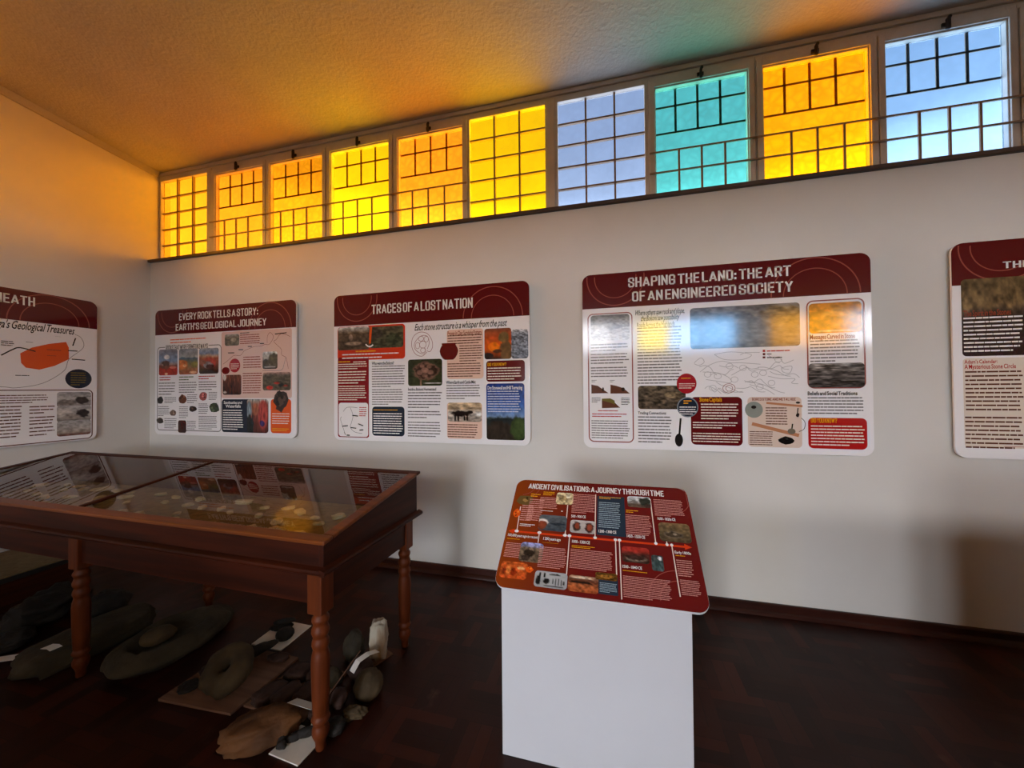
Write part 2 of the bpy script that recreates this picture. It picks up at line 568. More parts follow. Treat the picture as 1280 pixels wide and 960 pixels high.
# glazed double door in the rear wall, behind the viewer
dr = empty('door_1', ((DX0 + DX1) / 2, YB - .10, 0))
tag(dr, 'glazed double door in the rear wall behind the viewer', 'door', None, 'structure')
hw = (DX1 - DX0) / 2
b = MB()
for xa, xb in ((-hw + .003, -hw + .05), (hw - .05, hw - .003)): b.box(xa, -.05, .002, xb, .06, DZ - .003, M['frame'])
b.box(-hw + .05, -.05, DZ - .06, hw - .05, .06, DZ - .003, M['frame'])
b.build('door_frame', dr, bevel=.003)
for sg_ in (-1, 1):
    b = MB()
    x0, x1 = sorted((sg_ * .004, sg_ * (hw - .053)))
    b.box(x0, -.02, .01, x0 + .07, .02, DZ - .065, M['frame'])
    b.box(x1 - .07, -.02, .01, x1, .02, DZ - .065, M['frame'])
    b.box(x0 + .07, -.02, .01, x1 - .07, .02, .16, M['frame'])
    b.box(x0 + .07, -.02, DZ - .15, x1 - .07, .02, DZ - .065, M['frame'])
    b.box(x0 + .07, -.015, 1.02, x1 - .07, .015, 1.06, M['frame'])
    lf_ = b.build('door_leaf', dr, bevel=.003)
    b = MB(); b.box(x0 + .07, -.003, .16, x1 - .07, .002, DZ - .15, pane_mat('clear_glass', (.74, .765, .81), .0)); b.build('door_glass', lf_)
    b = MB(); b.box(sg_ * .04 - .008, .02, .98, sg_ * .04 + .008, .055, 1.10, M['latch']); b.build('door_handle', lf_, bevel=.003)

r = empty('window_%d' % (len(FRONT) + len(REAR) + 1), (XL - .06, (LY0 + LY1) / 2, 0), (0, 0, math.pi / 2))
tag(r, 'amber window in the orange side wall, outside the photo', 'window', None, 'structure')
window(0, r, (1.0, .36, .006), True, .1, LZ0, LZ1, .36)

# ------------------------------------------------------------------ print layouts of the panels (metres from the top left corner)
P1 = [
    ('header',-0.0,0.001,1.763,0.254),
    ('title',0.33,0.044,1.331,0.117,'EVERY ROCK TELLS A STORY:',0.1),
    ('title',0.284,0.151,1.43,0.219,"EARTH'S GEOLOGICAL JOURNEY",0.1),
    ('text',0.209,0.294,0.703,0.354,2,'orange'),
    ('frame',0.034,0.382,0.882,1.226,'grey'),
    ('head',0.151,0.363,0.711,0.413,'ROCKS THAT WERE FORMED IN 3 WAYS','ink','white'),
    ('photo',0.054,0.404,0.311,0.668,'volcano'),
    ('photo',0.331,0.407,0.583,0.664,'slope'),
    ('photo',0.6,0.41,0.85,0.662,'crater'),
    ('text',0.064,0.676,0.219,0.727,2,'red'),
    ('text',0.333,0.676,0.534,0.73,2,'green'),
    ('text',0.593,0.675,0.806,0.722,2,'red'),
    ('text',0.053,0.734,0.281,0.875,5,'grey'),
    ('text',0.331,0.733,0.572,0.854,5,'grey'),
    ('text',0.594,0.731,0.835,0.828,4,'grey'),
    ('rock',0.028,0.883,0.126,0.962,'black'),
    ('rock',0.207,1.017,0.303,1.087,'taupe'),
    ('rock',0.022,1.099,0.128,1.164,'dark'),
    ('rock',0.326,0.864,0.438,0.958,'brown'),
    ('rock',0.464,0.977,0.575,1.041,'darkbrown'),
    ('photo',0.323,1.124,0.432,1.249,'darkred'),
    ('rock',0.599,0.835,0.713,0.925,'rose'),
    ('rock',0.729,0.944,0.869,1.05,'moss'),
    ('text',0.133,0.886,0.301,0.956,4,'grey'),
    ('text',0.045,0.979,0.201,1.088,6,'grey'),
    ('text',0.134,1.1,0.305,1.212,6,'grey'),
    ('text',0.444,0.859,0.58,0.955,5,'grey'),
    ('text',0.335,0.98,0.459,1.106,7,'grey'),
    ('text',0.444,1.123,0.564,1.217,5,'grey'),
    ('text',0.725,0.838,0.836,0.923,5,'grey'),
    ('text',0.594,0.95,0.722,1.06,6,'grey'),
    ('text',0.596,1.073,0.841,1.212,8,'grey'),
    ('box',0.887,0.262,1.722,0.903,'pink',0.02),
    ('photo',0.928,0.287,1.108,0.397,'valley'),
    ('text',1.117,0.272,1.299,0.29,1,'ink'),
    ('text',1.117,0.291,1.363,0.391,5,'rust'),
    ('line',[(0.906,0.574),(0.964,0.541),(1.042,0.493),(1.12,0.495),(1.169,0.452),(1.218,0.436),(1.287,0.416),(1.37,0.413),(1.418,0.399),(1.465,0.4),(1.512,0.336),(1.477,0.291),(1.444,0.323),(1.441,0.388)],'rust'),
    ('line',[(1.704,0.338),(1.605,0.307),(1.546,0.359),(1.519,0.38),(1.6,0.448),(1.607,0.502),(1.654,0.527),(1.668,0.568),(1.682,0.633)],'rust'),
    ('line',[(1.654,0.527),(1.635,0.589),(1.609,0.642),(1.536,0.647),(1.387,0.647)],'grey'),
    ('line',[(0.97,0.465),(1.046,0.467)],'ink'),
    ('line',[(1.098,0.438),(1.155,0.44)],'ink'),
    ('line',[(1.211,0.412),(1.26,0.413)],'ink'),
    ('line',[(1.356,0.389),(1.404,0.39)],'ink'),
    ('line',[(1.531,0.307),(1.664,0.301)],'ink'),
    ('photo',1.387,0.469,1.56,0.631,'cliff'),
    ('text',1.156,0.501,1.373,0.622,5,'rust'),
    ('ell',0.986,0.522,1.12,0.656,'crimson'),
    ('text',1.001,0.565,1.108,0.628,4,'cream'),
    ('ell',0.892,0.602,0.991,0.671,'maroon'),
    ('text',1.151,0.657,1.379,0.863,9,'rust'),
    ('photo',0.905,0.678,1.134,0.87,'canyon'),
    ('photo',1.39,0.663,1.71,0.831,'redfield'),
    ('box',0.894,0.913,1.456,1.23,'navy',0.03),
    ('photo',1.204,0.915,1.453,1.227,'redcliff'),
    ('head',0.919,0.93,1.141,0.957,'Sandcastles and','white'),
    ('head',0.941,0.963,1.127,0.993,'Waterfalls','white'),
    ('text',0.91,1.009,1.159,1.212,9,'white'),
    ('box',1.483,0.912,1.715,1.227,'orange',0.03),
    ('text',1.498,1.037,1.701,1.147,5,'cream'),
    ('text',1.5,1.178,1.702,1.211,2,'yellow'),
    ('rock',1.508,0.803,1.689,1.03,'specimen'),
]
P2 = [
    ('header',-0.001,0.0,1.77,0.272),
    ('title',0.382,0.102,1.307,0.183,'TRACES OF A LOST NATION',0.11),
    ('script',0.791,0.286,1.591,0.343,'Each stone structure is a whisper from the past'),
    ('box',0.037,0.279,0.703,0.574,'redorange',0.03),
    ('box',0.039,0.547,0.353,1.246,'crimsondark',0.02),
    ('photo',0.041,0.282,0.358,0.485,'ruins'),
    ('photo',0.36,0.293,0.687,0.476,'greenaerial'),
    ('stroke',[(0.377,0.291),(0.37,0.358),(0.364,0.435)],'orange',0.02),
    ('stroke',[(0.322,0.439),(0.345,0.457),(0.371,0.46),(0.396,0.446)],'white',0.012),
    ('text',0.223,0.483,0.503,0.516,1,'yellow'),
    ('text',0.085,0.509,0.645,0.569,2,'white'),
    ('text',0.046,0.575,0.191,0.597,1,'yellow'),
    ('text',0.197,0.58,0.33,0.601,1,'cream'),
    ('text',0.046,0.598,0.333,0.657,3,'cream'),
    ('text',0.046,0.663,0.333,0.784,5,'cream'),
    ('text',0.047,0.791,0.328,0.928,7,'cream'),
    ('box',0.048,0.945,0.345,1.239,'white',0.025),
    ('line',[(0.095,1.022),(0.127,0.988),(0.18,0.983),(0.238,0.988)],'grey'),
    ('line',[(0.167,0.988),(0.193,1.055),(0.18,1.111),(0.168,1.161),(0.213,1.199),(0.284,1.209)],'grey'),
    ('line',[(0.082,1.151),(0.141,1.145)],'ink'),
    ('line',[(0.168,1.161),(0.226,1.166)],'ink'),
    ('line',[(0.187,1.055),(0.245,1.06)],'ink'),
    ('line',[(0.245,1.127),(0.296,1.143)],'ink'),
    ('line',[(0.258,1.182),(0.297,1.178)],'ink'),
    ('line',[(0.129,1.228),(0.161,1.228)],'ink'),
    ('line',[(0.102,1.201),(0.116,1.223),(0.069,1.101),(0.075,1.067)],'grey'),
    ('text',0.257,0.977,0.332,1.066,5,'red'),
    ('head',0.384,0.592,0.596,0.62,'Who were the Bokoni?','ink'),
    ('text',0.384,0.623,0.699,0.817,9,'grey'),
    ('text',0.384,0.823,0.687,0.967,7,'grey'),
    ('box',0.385,0.977,0.695,1.226,'navy',0.03),
    ('text',0.397,0.999,0.651,1.012,1,'yellow'),
    ('text',0.397,1.027,0.681,1.213,9,'white'),
    ('line',[(0.907,0.523),(0.86,0.558),(0.801,0.54),(0.765,0.474),(0.777,0.399),(0.837,0.359),(0.907,0.373),(0.948,0.429),(0.954,0.487),(0.93,0.523),(0.901,0.512)],'rust'),
    ('line',[(0.89,0.495),(0.884,0.535),(0.848,0.536),(0.795,0.497),(0.795,0.443),(0.849,0.392),(0.907,0.395),(0.925,0.449),(0.907,0.501)],'rust'),
    ('ring',0.837,0.434,0.898,0.492,'rust'),
    ('ring',0.827,0.393,0.874,0.434,'rust'),
    ('ring',0.878,0.395,0.919,0.443,'rust'),
    ('ring',0.799,0.443,0.839,0.496,'rust'),
    ('ring',0.846,0.49,0.889,0.53,'rust'),
    ('photo',0.73,0.584,1.04,0.804,'homestead'),
    ('head',0.73,0.818,0.985,0.843,'Inside a Bokoni Homestead','ink'),
    ('text',0.727,0.849,1.038,0.994,6,'grey'),
    ('text',0.726,1.005,1.034,1.077,3,'grey'),
    ('text',0.726,1.095,1.034,1.231,6,'grey'),
    ('box',1.083,0.353,1.395,0.751,'peach',0.025),
    ('head',1.089,0.362,1.381,0.398,'Proven in Clay: Surviving Pottery','rust'),
    ('text',1.089,0.391,1.386,0.475,4,'brown'),
    ('text',1.191,0.477,1.387,0.617,7,'brown'),
    ('text',1.088,0.619,1.379,0.74,6,'brown'),
    ('pot',1.018,0.459,1.181,0.595,'maroon'),
    ('head',1.073,0.764,1.328,0.79,'Where Earth and Cattle Met','ink'),
    ('text',1.076,0.794,1.372,0.919,6,'grey'),
    ('box',1.081,0.942,1.38,1.232,'peach',0.025),
    ('photo',1.087,0.942,1.377,1.095,'cattle'),
    ('text',1.086,1.11,1.345,1.226,6,'brown'),
    ('photo',1.404,0.359,1.624,0.601,'sunset'),
    ('photo',1.624,0.374,1.758,0.601,'bluerubble'),
    ('box',1.418,0.613,1.73,0.778,'maroon',0.025),
    ('head',1.429,0.629,1.582,0.655,'DID YOU KNOW?','yellow'),
    ('text',1.429,0.661,1.709,0.768,5,'cream'),
    ('photo',1.417,0.792,1.725,1.232,'mountain'),
    ('head',1.428,0.81,1.708,0.839,'Dry Stonewall and Hill Terracing','white'),
    ('text',1.428,0.844,1.696,1.021,9,'pale'),
]
P3 = [
    ('header',0,0,1.77,0.252),
    ('title',0.326,0.043,1.34,0.113,'SHAPING THE LAND: THE ART',0.1),
    ('title',0.352,0.145,1.351,0.216,'OF AN ENGINEERED SOCIETY',0.1),
    ('frame',0.04,0.292,0.349,1.224,'maroonlight'),
    ('photo',0.059,0.301,0.332,0.488,'greywall'),
    ('text',0.058,0.506,0.323,0.571,3,'grey'),
    ('text',0.057,0.577,0.328,0.663,4,'grey'),
    ('text',0.057,0.676,0.321,0.759,4,'grey'),
    ('poly',[(0.059,0.808),(0.105,0.818),(0.181,0.872),(0.059,0.874)],'brown'),
    ('poly',[(0.195,0.81),(0.236,0.819),(0.284,0.836),(0.329,0.875),(0.194,0.875)],'brown'),
    ('poly',[(0.133,0.913),(0.192,0.91),(0.224,0.941),(0.26,0.977),(0.133,0.981)],'brown'),
    ('poly',[(0.133,0.925),(0.192,0.941),(0.226,0.955),(0.222,0.925),(0.192,0.91),(0.133,0.912)],'olive'),
    ('ell',0.136,0.829,0.149,0.861,'darkbrown'),
    ('ell',0.27,0.831,0.295,0.859,'darkbrown'),
    ('text',0.061,0.772,0.097,0.793,2,'grey'),
    ('text',0.191,0.774,0.225,0.795,2,'grey'),
    ('text',0.061,0.902,0.124,0.941,4,'ink'),
    ('text',0.269,0.903,0.33,0.958,5,'ink'),
    ('text',0.104,0.992,0.287,1.008,1,'red'),
    ('text',0.062,1.015,0.324,1.049,2,'red'),
    ('text',0.057,1.065,0.328,1.205,8,'grey'),
    ('script',0.373,0.279,0.697,0.318,'Where others saw rock and slope,'),
    ('script',0.41,0.32,0.665,0.359,'the Bokoni saw possibility'),
    ('head',0.383,0.369,0.634,0.403,'Roads Across the Highlands','grey'),
    ('text',0.383,0.4,0.679,0.813,19,'grey'),
    ('photo',0.732,0.289,1.385,0.571,'greyslope'),
    ('line',[(0.79,0.73),(0.848,0.685),(0.921,0.659),(0.982,0.672),(1.042,0.673),(1.156,0.685)],'silver'),
    ('line',[(0.754,0.666),(0.796,0.633),(0.817,0.662),(0.785,0.684),(0.754,0.672)],'silver'),
    ('line',[(0.88,0.612),(0.983,0.598),(1.103,0.619),(1.052,0.651),(0.941,0.648),(0.88,0.612)],'silver'),
    ('line',[(0.806,0.73),(0.899,0.738),(0.97,0.773),(0.975,0.806),(0.898,0.794),(0.826,0.782)],'silver'),
    ('line',[(1.072,0.696),(1.101,0.73),(1.14,0.72),(1.199,0.721),(1.239,0.678),(1.267,0.679)],'silver'),
    ('line',[(1.198,0.765),(1.275,0.783),(1.351,0.784),(1.332,0.811),(1.369,0.817)],'silver'),
    ('line',[(1.08,0.797),(1.168,0.82),(1.255,0.865),(1.293,0.876)],'silver'),
    ('line',[(1.09,0.819),(1.178,0.848),(1.235,0.886)],'silver'),
    ('line',[(1.276,0.712),(1.334,0.702),(1.323,0.746),(1.285,0.739),(1.276,0.712)],'silver'),
    ('line',[(1.059,0.792),(1.105,0.809),(1.15,0.783),(1.181,0.813),(1.217,0.84),(1.237,0.841)],'silver'),
    ('line',[(1.038,0.62),(1.069,0.605),(1.112,0.606),(1.153,0.607)],'silver'),
    ('line',[(0.818,0.844),(0.844,0.828),(0.892,0.854),(0.919,0.879)],'silver'),
    ('line',[(0.855,0.836),(0.879,0.868),(0.91,0.841),(0.94,0.871),(0.967,0.862),(1.01,0.87)],'silver'),
    ('line',[(0.787,0.695),(0.821,0.686),(0.855,0.702),(0.874,0.735),(0.894,0.754)],'silver'),
    ('line',[(1.139,0.705),(1.181,0.706),(1.219,0.716),(1.264,0.696),(1.288,0.718),(1.319,0.722)],'silver'),
    ('line',[(0.983,0.755),(1.027,0.729),(1.074,0.706),(1.102,0.716),(1.147,0.709)],'silver'),
    ('line',[(0.91,0.689),(0.953,0.7),(0.993,0.691),(1.026,0.708)],'silver'),
    ('line',[(1.204,0.629),(1.238,0.653),(1.269,0.651),(1.287,0.679),(1.305,0.681),(1.346,0.662)],'silver'),
    ('line',[(1.063,0.803),(1.086,0.797),(1.105,0.795),(1.127,0.823)],'silver'),
    ('line',[(1.01,0.842),(1.05,0.844),(1.077,0.84),(1.099,0.835),(1.145,0.866),(1.181,0.868)],'silver'),
    ('line',[(0.889,0.799),(0.918,0.82),(0.96,0.835),(0.998,0.854),(1.027,0.869),(1.053,0.87)],'silver'),
    ('line',[(0.899,0.838),(0.922,0.863),(0.955,0.879),(0.983,0.868),(1.01,0.87),(1.048,0.864)],'silver'),
    ('line',[(1.209,0.717),(1.251,0.731),(1.296,0.762),(1.328,0.767)],'silver'),
    ('line',[(1.209,0.733),(1.228,0.746),(1.257,0.756),(1.301,0.76),(1.345,0.751),(1.377,0.776)],'silver'),
    ('line',[(0.851,0.752),(0.89,0.737),(0.93,0.748),(0.949,0.749),(0.975,0.723),(0.997,0.715)],'silver'),
    ('ring',0.816,0.729,0.859,0.766,'silver'),
    ('ring',0.878,0.742,0.921,0.779,'silver'),
    ('ring',0.98,0.766,1.022,0.803,'silver'),
    ('ring',1.032,0.689,1.073,0.725,'silver'),
    ('ring',1.101,0.735,1.142,0.771,'silver'),
    ('ring',1.15,0.725,1.191,0.761,'silver'),
    ('ring',1.198,0.792,1.238,0.827,'silver'),
    ('ring',1.129,0.818,1.17,0.854,'silver'),
    ('ring',0.846,0.821,0.889,0.858,'silver'),
    ('ring',1.239,0.639,1.279,0.675,'silver'),
    ('ring',0.951,0.675,0.993,0.712,'silver'),
    ('ring',0.929,0.812,1.004,0.874,'rust'),
    ('ring',0.947,0.823,0.989,0.863,'rust'),
    ('box',1.17,0.59,1.185,0.605,'crimson',0.001),
    ('box',1.17,0.612,1.185,0.627,'maroon',0.001),
    ('box',1.169,0.634,1.185,0.647,'maroon',0.001),
    ('text',1.194,0.59,1.375,0.609,1,'red'),
    ('text',1.194,0.613,1.232,0.627,1,'ink'),
    ('text',1.194,0.634,1.33,0.651,1,'ink'),
    ('photo',0.384,0.821,0.697,0.986,'rubble'),
    ('ell',0.64,0.738,0.767,0.878,'crimson'),
    ('text',0.67,0.765,0.749,0.777,1,'yellow'),
    ('text',0.655,0.802,0.758,0.846,3,'pink'),
    ('head',0.382,1.002,0.569,1.023,'Trading Connections','ink'),
    ('text',0.382,1.031,0.605,1.228,9,'grey'),
    ('ell',0.624,1.155,0.676,1.244,'black'),
    ('stroke',[(0.663,1.048),(0.653,1.165)],'black',0.012),
    ('box',0.728,0.901,1.044,1.228,'maroon',0.03),
    ('head',0.784,0.916,0.922,0.932,'Stone Capitals','yellow'),
    ('text',0.792,0.941,1.021,1.058,6,'cream'),
    ('text',0.74,1.067,1.015,1.119,3,'cream'),
    ('text',0.739,1.141,1.039,1.213,4,'cream'),
    ('ell',0.64,0.901,0.776,1.041,'slatering'),
    ('ell',0.648,0.909,0.769,1.033,'navy'),
    ('text',0.683,0.92,0.735,0.952,2,'yellow'),
    ('text',0.656,0.963,0.763,1.026,4,'white'),
    ('box',1.076,0.902,1.385,1.231,'peach2',0.025),
    ('head',1.103,0.908,1.353,0.926,'BORED STONE AND METAL HOE','rust'),
    ('ell',1.06,0.932,1.165,1.04,'stonegrey'),
    ('ell',1.097,0.958,1.127,0.98,'black'),
    ('stroke',[(1.186,0.941),(1.39,0.962)],'wood',0.014),
    ('stroke',[(1.1,1.079),(1.368,1.151)],'wood',0.022),
    ('ell',1.353,0.932,1.378,0.946,'dark'),
    ('stroke',[(1.365,0.973),(1.361,1.006)],'black',0.006),
    ('rock',1.352,1.004,1.373,1.033,'black'),
    ('stroke',[(1.333,1.076),(1.328,1.114)],'black',0.008),
    ('ell',1.304,1.106,1.349,1.144,'stonedark'),
    ('rock',1.25,1.157,1.345,1.213,'black'),
    ('line',[(1.382,1.038),(1.402,1.064),(1.397,1.107),(1.368,1.126)],'dark'),
    ('text',1.181,0.965,1.308,1.087,7,'brown'),
    ('text',1.085,1.124,1.22,1.223,7,'brown'),
    ('frame',1.424,0.287,1.729,0.845,'maroonlight'),
    ('photo',1.435,0.304,1.716,0.496,'ambercarving'),
    ('head',1.438,0.502,1.68,0.533,'Messages Carved in Stone','rust'),
    ('text',1.438,0.534,1.703,0.685,7,'grey'),
    ('photo',1.426,0.688,1.726,0.842,'stackedstone'),
    ('head',1.42,0.866,1.686,0.891,'Beliefs and Social Traditions','ink'),
    ('text',1.419,0.898,1.729,1.016,6,'grey'),
    ('box',1.419,1.035,1.733,1.231,'red',0.03),
    ('head',1.435,1.05,1.576,1.067,'DID YOU KNOW?','yellow'),
    ('text',1.434,1.078,1.723,1.216,7,'cream'),
]
P4 = [
    ('header',0,0,1.77,0.252),
    ('title',0.237,0.129,0.358,0.168,'THE',0.11),
    ('photo',0.043,0.218,0.525,0.673,'grassnight'),
    ('head',0.052,0.401,0.269,0.437,'The Spirit in the Stones','rust'),
    ('text',0.051,0.437,0.321,0.655,9,'white'),
    ('box',0.044,0.685,0.514,1.209,'cream2',0.02),
    ('head',0.051,0.693,0.202,0.716,"Adam's Calendar:",'red'),
    ('head',0.051,0.72,0.284,0.747,'A Mysterious Stone Circle','red'),
    ('text',0.053,0.753,0.314,0.998,10,'brown'),
    ('text',0.048,1.02,0.31,1.219,8,'brown'),
    ('box',0.222,1.2,0.514,1.2,'crimson',0.001),
]
P0 = [
    ('header',0,0,1.77,0.252),
    ('title',1.08,0.046,1.377,0.121,'BENEATH',0.1),
    ('script',1.0,0.254,1.618,0.322,"Mpumalanga's Geological Treasures"),
    ('poly',[(1.298,0.518),(1.36,0.465),(1.458,0.423),(1.563,0.394),(1.581,0.443),(1.582,0.545),(1.494,0.609),(1.404,0.646),(1.329,0.633),(1.303,0.596)],'orange'),
    ('line',[(0.938,0.784),(1.2,0.79),(1.279,0.798),(1.427,0.758),(1.552,0.648),(1.583,0.544),(1.675,0.433),(1.662,0.348),(1.618,0.319)],'grey'),
    ('line',[(1.199,0.542),(1.257,0.491),(1.297,0.472),(1.382,0.495)],'ink'),
    ('line',[(1.6,0.543),(1.688,0.546)],'ink'),
    ('line',[(1.576,0.469),(1.637,0.468)],'ink'),
    ('line',[(1.606,0.423),(1.624,0.352)],'ink'),
    ('text',1.198,0.421,1.269,0.467,3,'ink'),
    ('text',1.328,0.418,1.397,0.426,1,'ink'),
    ('text',1.498,0.352,1.553,0.355,1,'ink'),
    ('text',1.273,0.69,1.399,0.705,1,'ink'),
    ('text',1.447,0.465,1.54,0.481,1,'rust'),
    ('text',1.448,0.518,1.505,0.527,1,'rust'),
    ('ell',1.559,0.63,1.734,0.803,'navy'),
    ('text',1.595,0.654,1.696,0.782,6,'olive'),
    ('frame',0.528,0.818,1.739,1.259,'brown'),
    ('text',1.182,0.85,1.461,0.929,4,'brown'),
    ('text',1.108,0.936,1.31,1.203,10,'brown'),
    ('text',1.35,0.943,1.496,1.021,3,'brown'),
    ('text',1.35,1.032,1.496,1.112,3,'brown'),
    ('text',1.351,1.117,1.497,1.207,3,'brown'),
    ('photo',1.509,0.835,1.73,0.969,'greypeak'),
    ('photo',1.509,0.954,1.73,1.099,'greypeak2'),
    ('photo',1.51,1.087,1.731,1.222,'greypeak3'),
]
LB = [
    ('title',0.064,0.022,0.709,0.054,'ANCIENT CIVILISATIONS: A JOURNEY THROUGH TIME',0.032),
    ('arrow',[(0.01,0.298),(0.789,0.299)],'redarrow'),
    ('stroke',[(0.044,0.164),(0.05,0.296)],'cream',0.004),
    ('stroke',[(0.155,0.294),(0.156,0.344)],'cream',0.004),
    ('stroke',[(0.27,0.136),(0.271,0.296)],'cream',0.004),
    ('stroke',[(0.291,0.296),(0.292,0.47)],'cream',0.004),
    ('stroke',[(0.399,0.066),(0.401,0.295)],'cream',0.004),
    ('stroke',[(0.487,0.296),(0.489,0.448)],'cream',0.004),
    ('stroke',[(0.503,0.296),(0.506,0.539)],'cream',0.004),
    ('stroke',[(0.647,0.075),(0.65,0.296)],'cream',0.004),
    ('stroke',[(0.694,0.278),(0.694,0.297)],'cream',0.004),
    ('stroke',[(0.712,0.297),(0.716,0.503)],'cream',0.004),
    ('ell',0.04,0.289,0.059,0.303,'white'),
    ('ell',0.146,0.287,0.164,0.301,'white'),
    ('ell',0.262,0.289,0.279,0.303,'white'),
    ('ell',0.282,0.289,0.299,0.303,'white'),
    ('ell',0.394,0.288,0.409,0.301,'white'),
    ('ell',0.48,0.289,0.494,0.302,'white'),
    ('ell',0.496,0.289,0.511,0.302,'white'),
    ('ell',0.644,0.289,0.657,0.302,'white'),
    ('ell',0.688,0.29,0.7,0.303,'white'),
    ('ell',0.706,0.29,0.718,0.303,'white'),
    ('rock',0.01,0.093,0.105,0.159,'skull'),
    ('rock',0.003,0.176,0.051,0.228,'orange'),
    ('text',0.084,0.082,0.133,0.105,2,'yellow'),
    ('text',0.083,0.113,0.156,0.238,11,'pinktext'),
    ('text',0.052,0.151,0.113,0.242,8,'pinktext'),
    ('text',0.058,0.254,0.132,0.27,2,'white'),
    ('text',0.145,0.066,0.208,0.091,3,'yellow'),
    ('text',0.134,0.099,0.224,0.166,7,'pinktext'),
    ('text',0.144,0.175,0.227,0.181,1,'white'),
    ('text',0.242,0.17,0.263,0.178,1,'white'),
    ('photo',0.212,0.068,0.294,0.136,'creamcraft'),
    ('photo',0.145,0.2,0.273,0.281,'slatepottery'),
    ('text',0.29,0.068,0.4,0.179,12,'pinktext'),
    ('head',0.291,0.194,0.357,0.202,'500 - 900 CE','white'),
    ('photo',0.29,0.215,0.401,0.279,'terracotta'),
    ('box',0.407,0.073,0.531,0.28,'navy2',0.004),
    ('text',0.416,0.075,0.519,0.091,2,'yellow'),
    ('text',0.415,0.105,0.512,0.244,14,'paleblue'),
    ('head',0.416,0.26,0.491,0.267,'1200 - 1300 CE','white'),
    ('photo',0.545,0.064,0.647,0.124,'treeruin'),
    ('text',0.536,0.139,0.591,0.157,2,'yellow'),
    ('text',0.533,0.164,0.641,0.266,12,'pinktext'),
    ('head',0.535,0.274,0.609,0.279,'1450 - 1550 CE','white'),
    ('text',0.66,0.071,0.784,0.162,11,'pinktext'),
    ('head',0.669,0.173,0.742,0.181,'1600 - 1820s CE','white'),
    ('photo',0.669,0.193,0.793,0.283,'hillcircle'),
    ('head',0.005,0.32,0.152,0.325,'100,000 years ago to recent','white'),
    ('text',-0.0,0.334,0.097,0.34,1,'yellow'),
    ('text',-0.005,0.354,0.093,0.424,9,'pinktext'),
    ('photo',0.082,0.347,0.184,0.436,'rockart'),
    ('photo',-0.02,0.442,0.13,0.513,'redart'),
    ('rock',0.119,0.453,0.155,0.48,'orange'),
    ('head',0.177,0.32,0.254,0.327,'1 200 years ago','white'),
    ('text',0.177,0.339,0.284,0.341,1,'yellow'),
    ('text',0.168,0.358,0.286,0.453,12,'pinktext'),
    ('photo',0.164,0.467,0.297,0.532,'tools'),
    ('head',0.304,0.32,0.38,0.328,'1000 - 1300 CE','white'),
    ('text',0.304,0.338,0.405,0.352,2,'yellow'),
    ('text',0.301,0.355,0.477,0.442,12,'pinktext'),
    ('photo',0.301,0.469,0.42,0.533,'orebed'),
    ('box',0.419,0.458,0.493,0.53,'navy2',0.004),
    ('photo',0.407,0.446,0.491,0.475,'goldgrain'),
    ('text',0.424,0.484,0.49,0.523,7,'paleblue'),
    ('photo',0.512,0.322,0.62,0.391,'crimsonlandscape'),
    ('photo',0.626,0.349,0.671,0.415,'tealstone'),
    ('head',0.512,0.404,0.587,0.416,'1500 - 1840 CE','white'),
    ('text',0.513,0.424,0.648,0.43,1,'yellow'),
    ('text',0.513,0.446,0.689,0.531,13,'pinktext'),
    ('head',0.719,0.321,0.78,0.333,'Early 1800s','white'),
    ('text',0.721,0.338,0.786,0.345,1,'yellow'),
    ('text',0.72,0.357,0.778,0.427,8,'pinktext'),
    ('text',0.723,0.437,0.793,0.497,9,'pinktext'),
]

# ------------------------------------------------------------------ printed panels
PR = .10     # satin print
INK = {
    'orange': (226, 88, 24), 'grey': (118, 114, 112), 'ink': (26, 24, 24), 'white': (240, 238, 236), 'red': (178, 32, 30),
    'green': (92, 110, 62), 'black': (22, 20, 20), 'taupe': (112, 92, 80), 'dark': (48, 40, 36), 'brown': (98, 58, 42),
    'darkbrown': (52, 36, 28), 'rose': (160, 92, 88), 'moss': (58, 68, 50), 'pink': (226, 196, 184), 'rust': (140, 58, 42),
    'crimson': (165, 20, 36), 'cream': (238, 220, 206), 'maroon': (96, 14, 20), 'navy': (28, 38, 54), 'yellow': (236, 168, 20),
    'specimen': (52, 40, 34), 'redorange': (206, 52, 22), 'crimsondark': (134, 12, 24), 'peach': (232, 196, 176),
    'peach2': (222, 200, 184), 'cream2': (226, 212, 196), 'pale': (200, 210, 230), 'maroonlight': (150, 84, 78), 'olive': (110, 100, 44),
    'silver': (186, 184, 184), 'pink2': (230, 150, 150), 'slatering': (120, 130, 140), 'stonegrey': (140, 146, 138), 'stonedark': (120, 108, 92),
    'wood': (190, 128, 92), 'redarrow': (214, 62, 24), 'pinktext': (214, 150, 140), 'paleblue': (150, 176, 190), 'navy2': (38, 52, 68),
    'skull': (104, 82, 44), 'header': (88, 12, 20), 'ring': (150, 74, 66), 'board': (242, 240, 240), 'lectern': (108, 24, 22)}
_ink = {}


def ink(k):
    if k not in _ink:
        _ink[k] = mat('print_' + k, rgb(*INK[k]), PR)
    return _ink[k]


for _k in ('board',):
    ink(_k)
M['photo'] = mat('photo_print', (.5, .5, .5), PR)
_n, _b = nodes_of(M['photo'])
_a = _n.nodes.new('ShaderNodeVertexColor')
_a.layer_name = 'picture'
_n.links.new(_a.outputs[0], _b.inputs['Base Color'])
M['foam'] = mat('foam_board', rgb(226, 224, 222), .5)

_rng = np.random.RandomState(7)


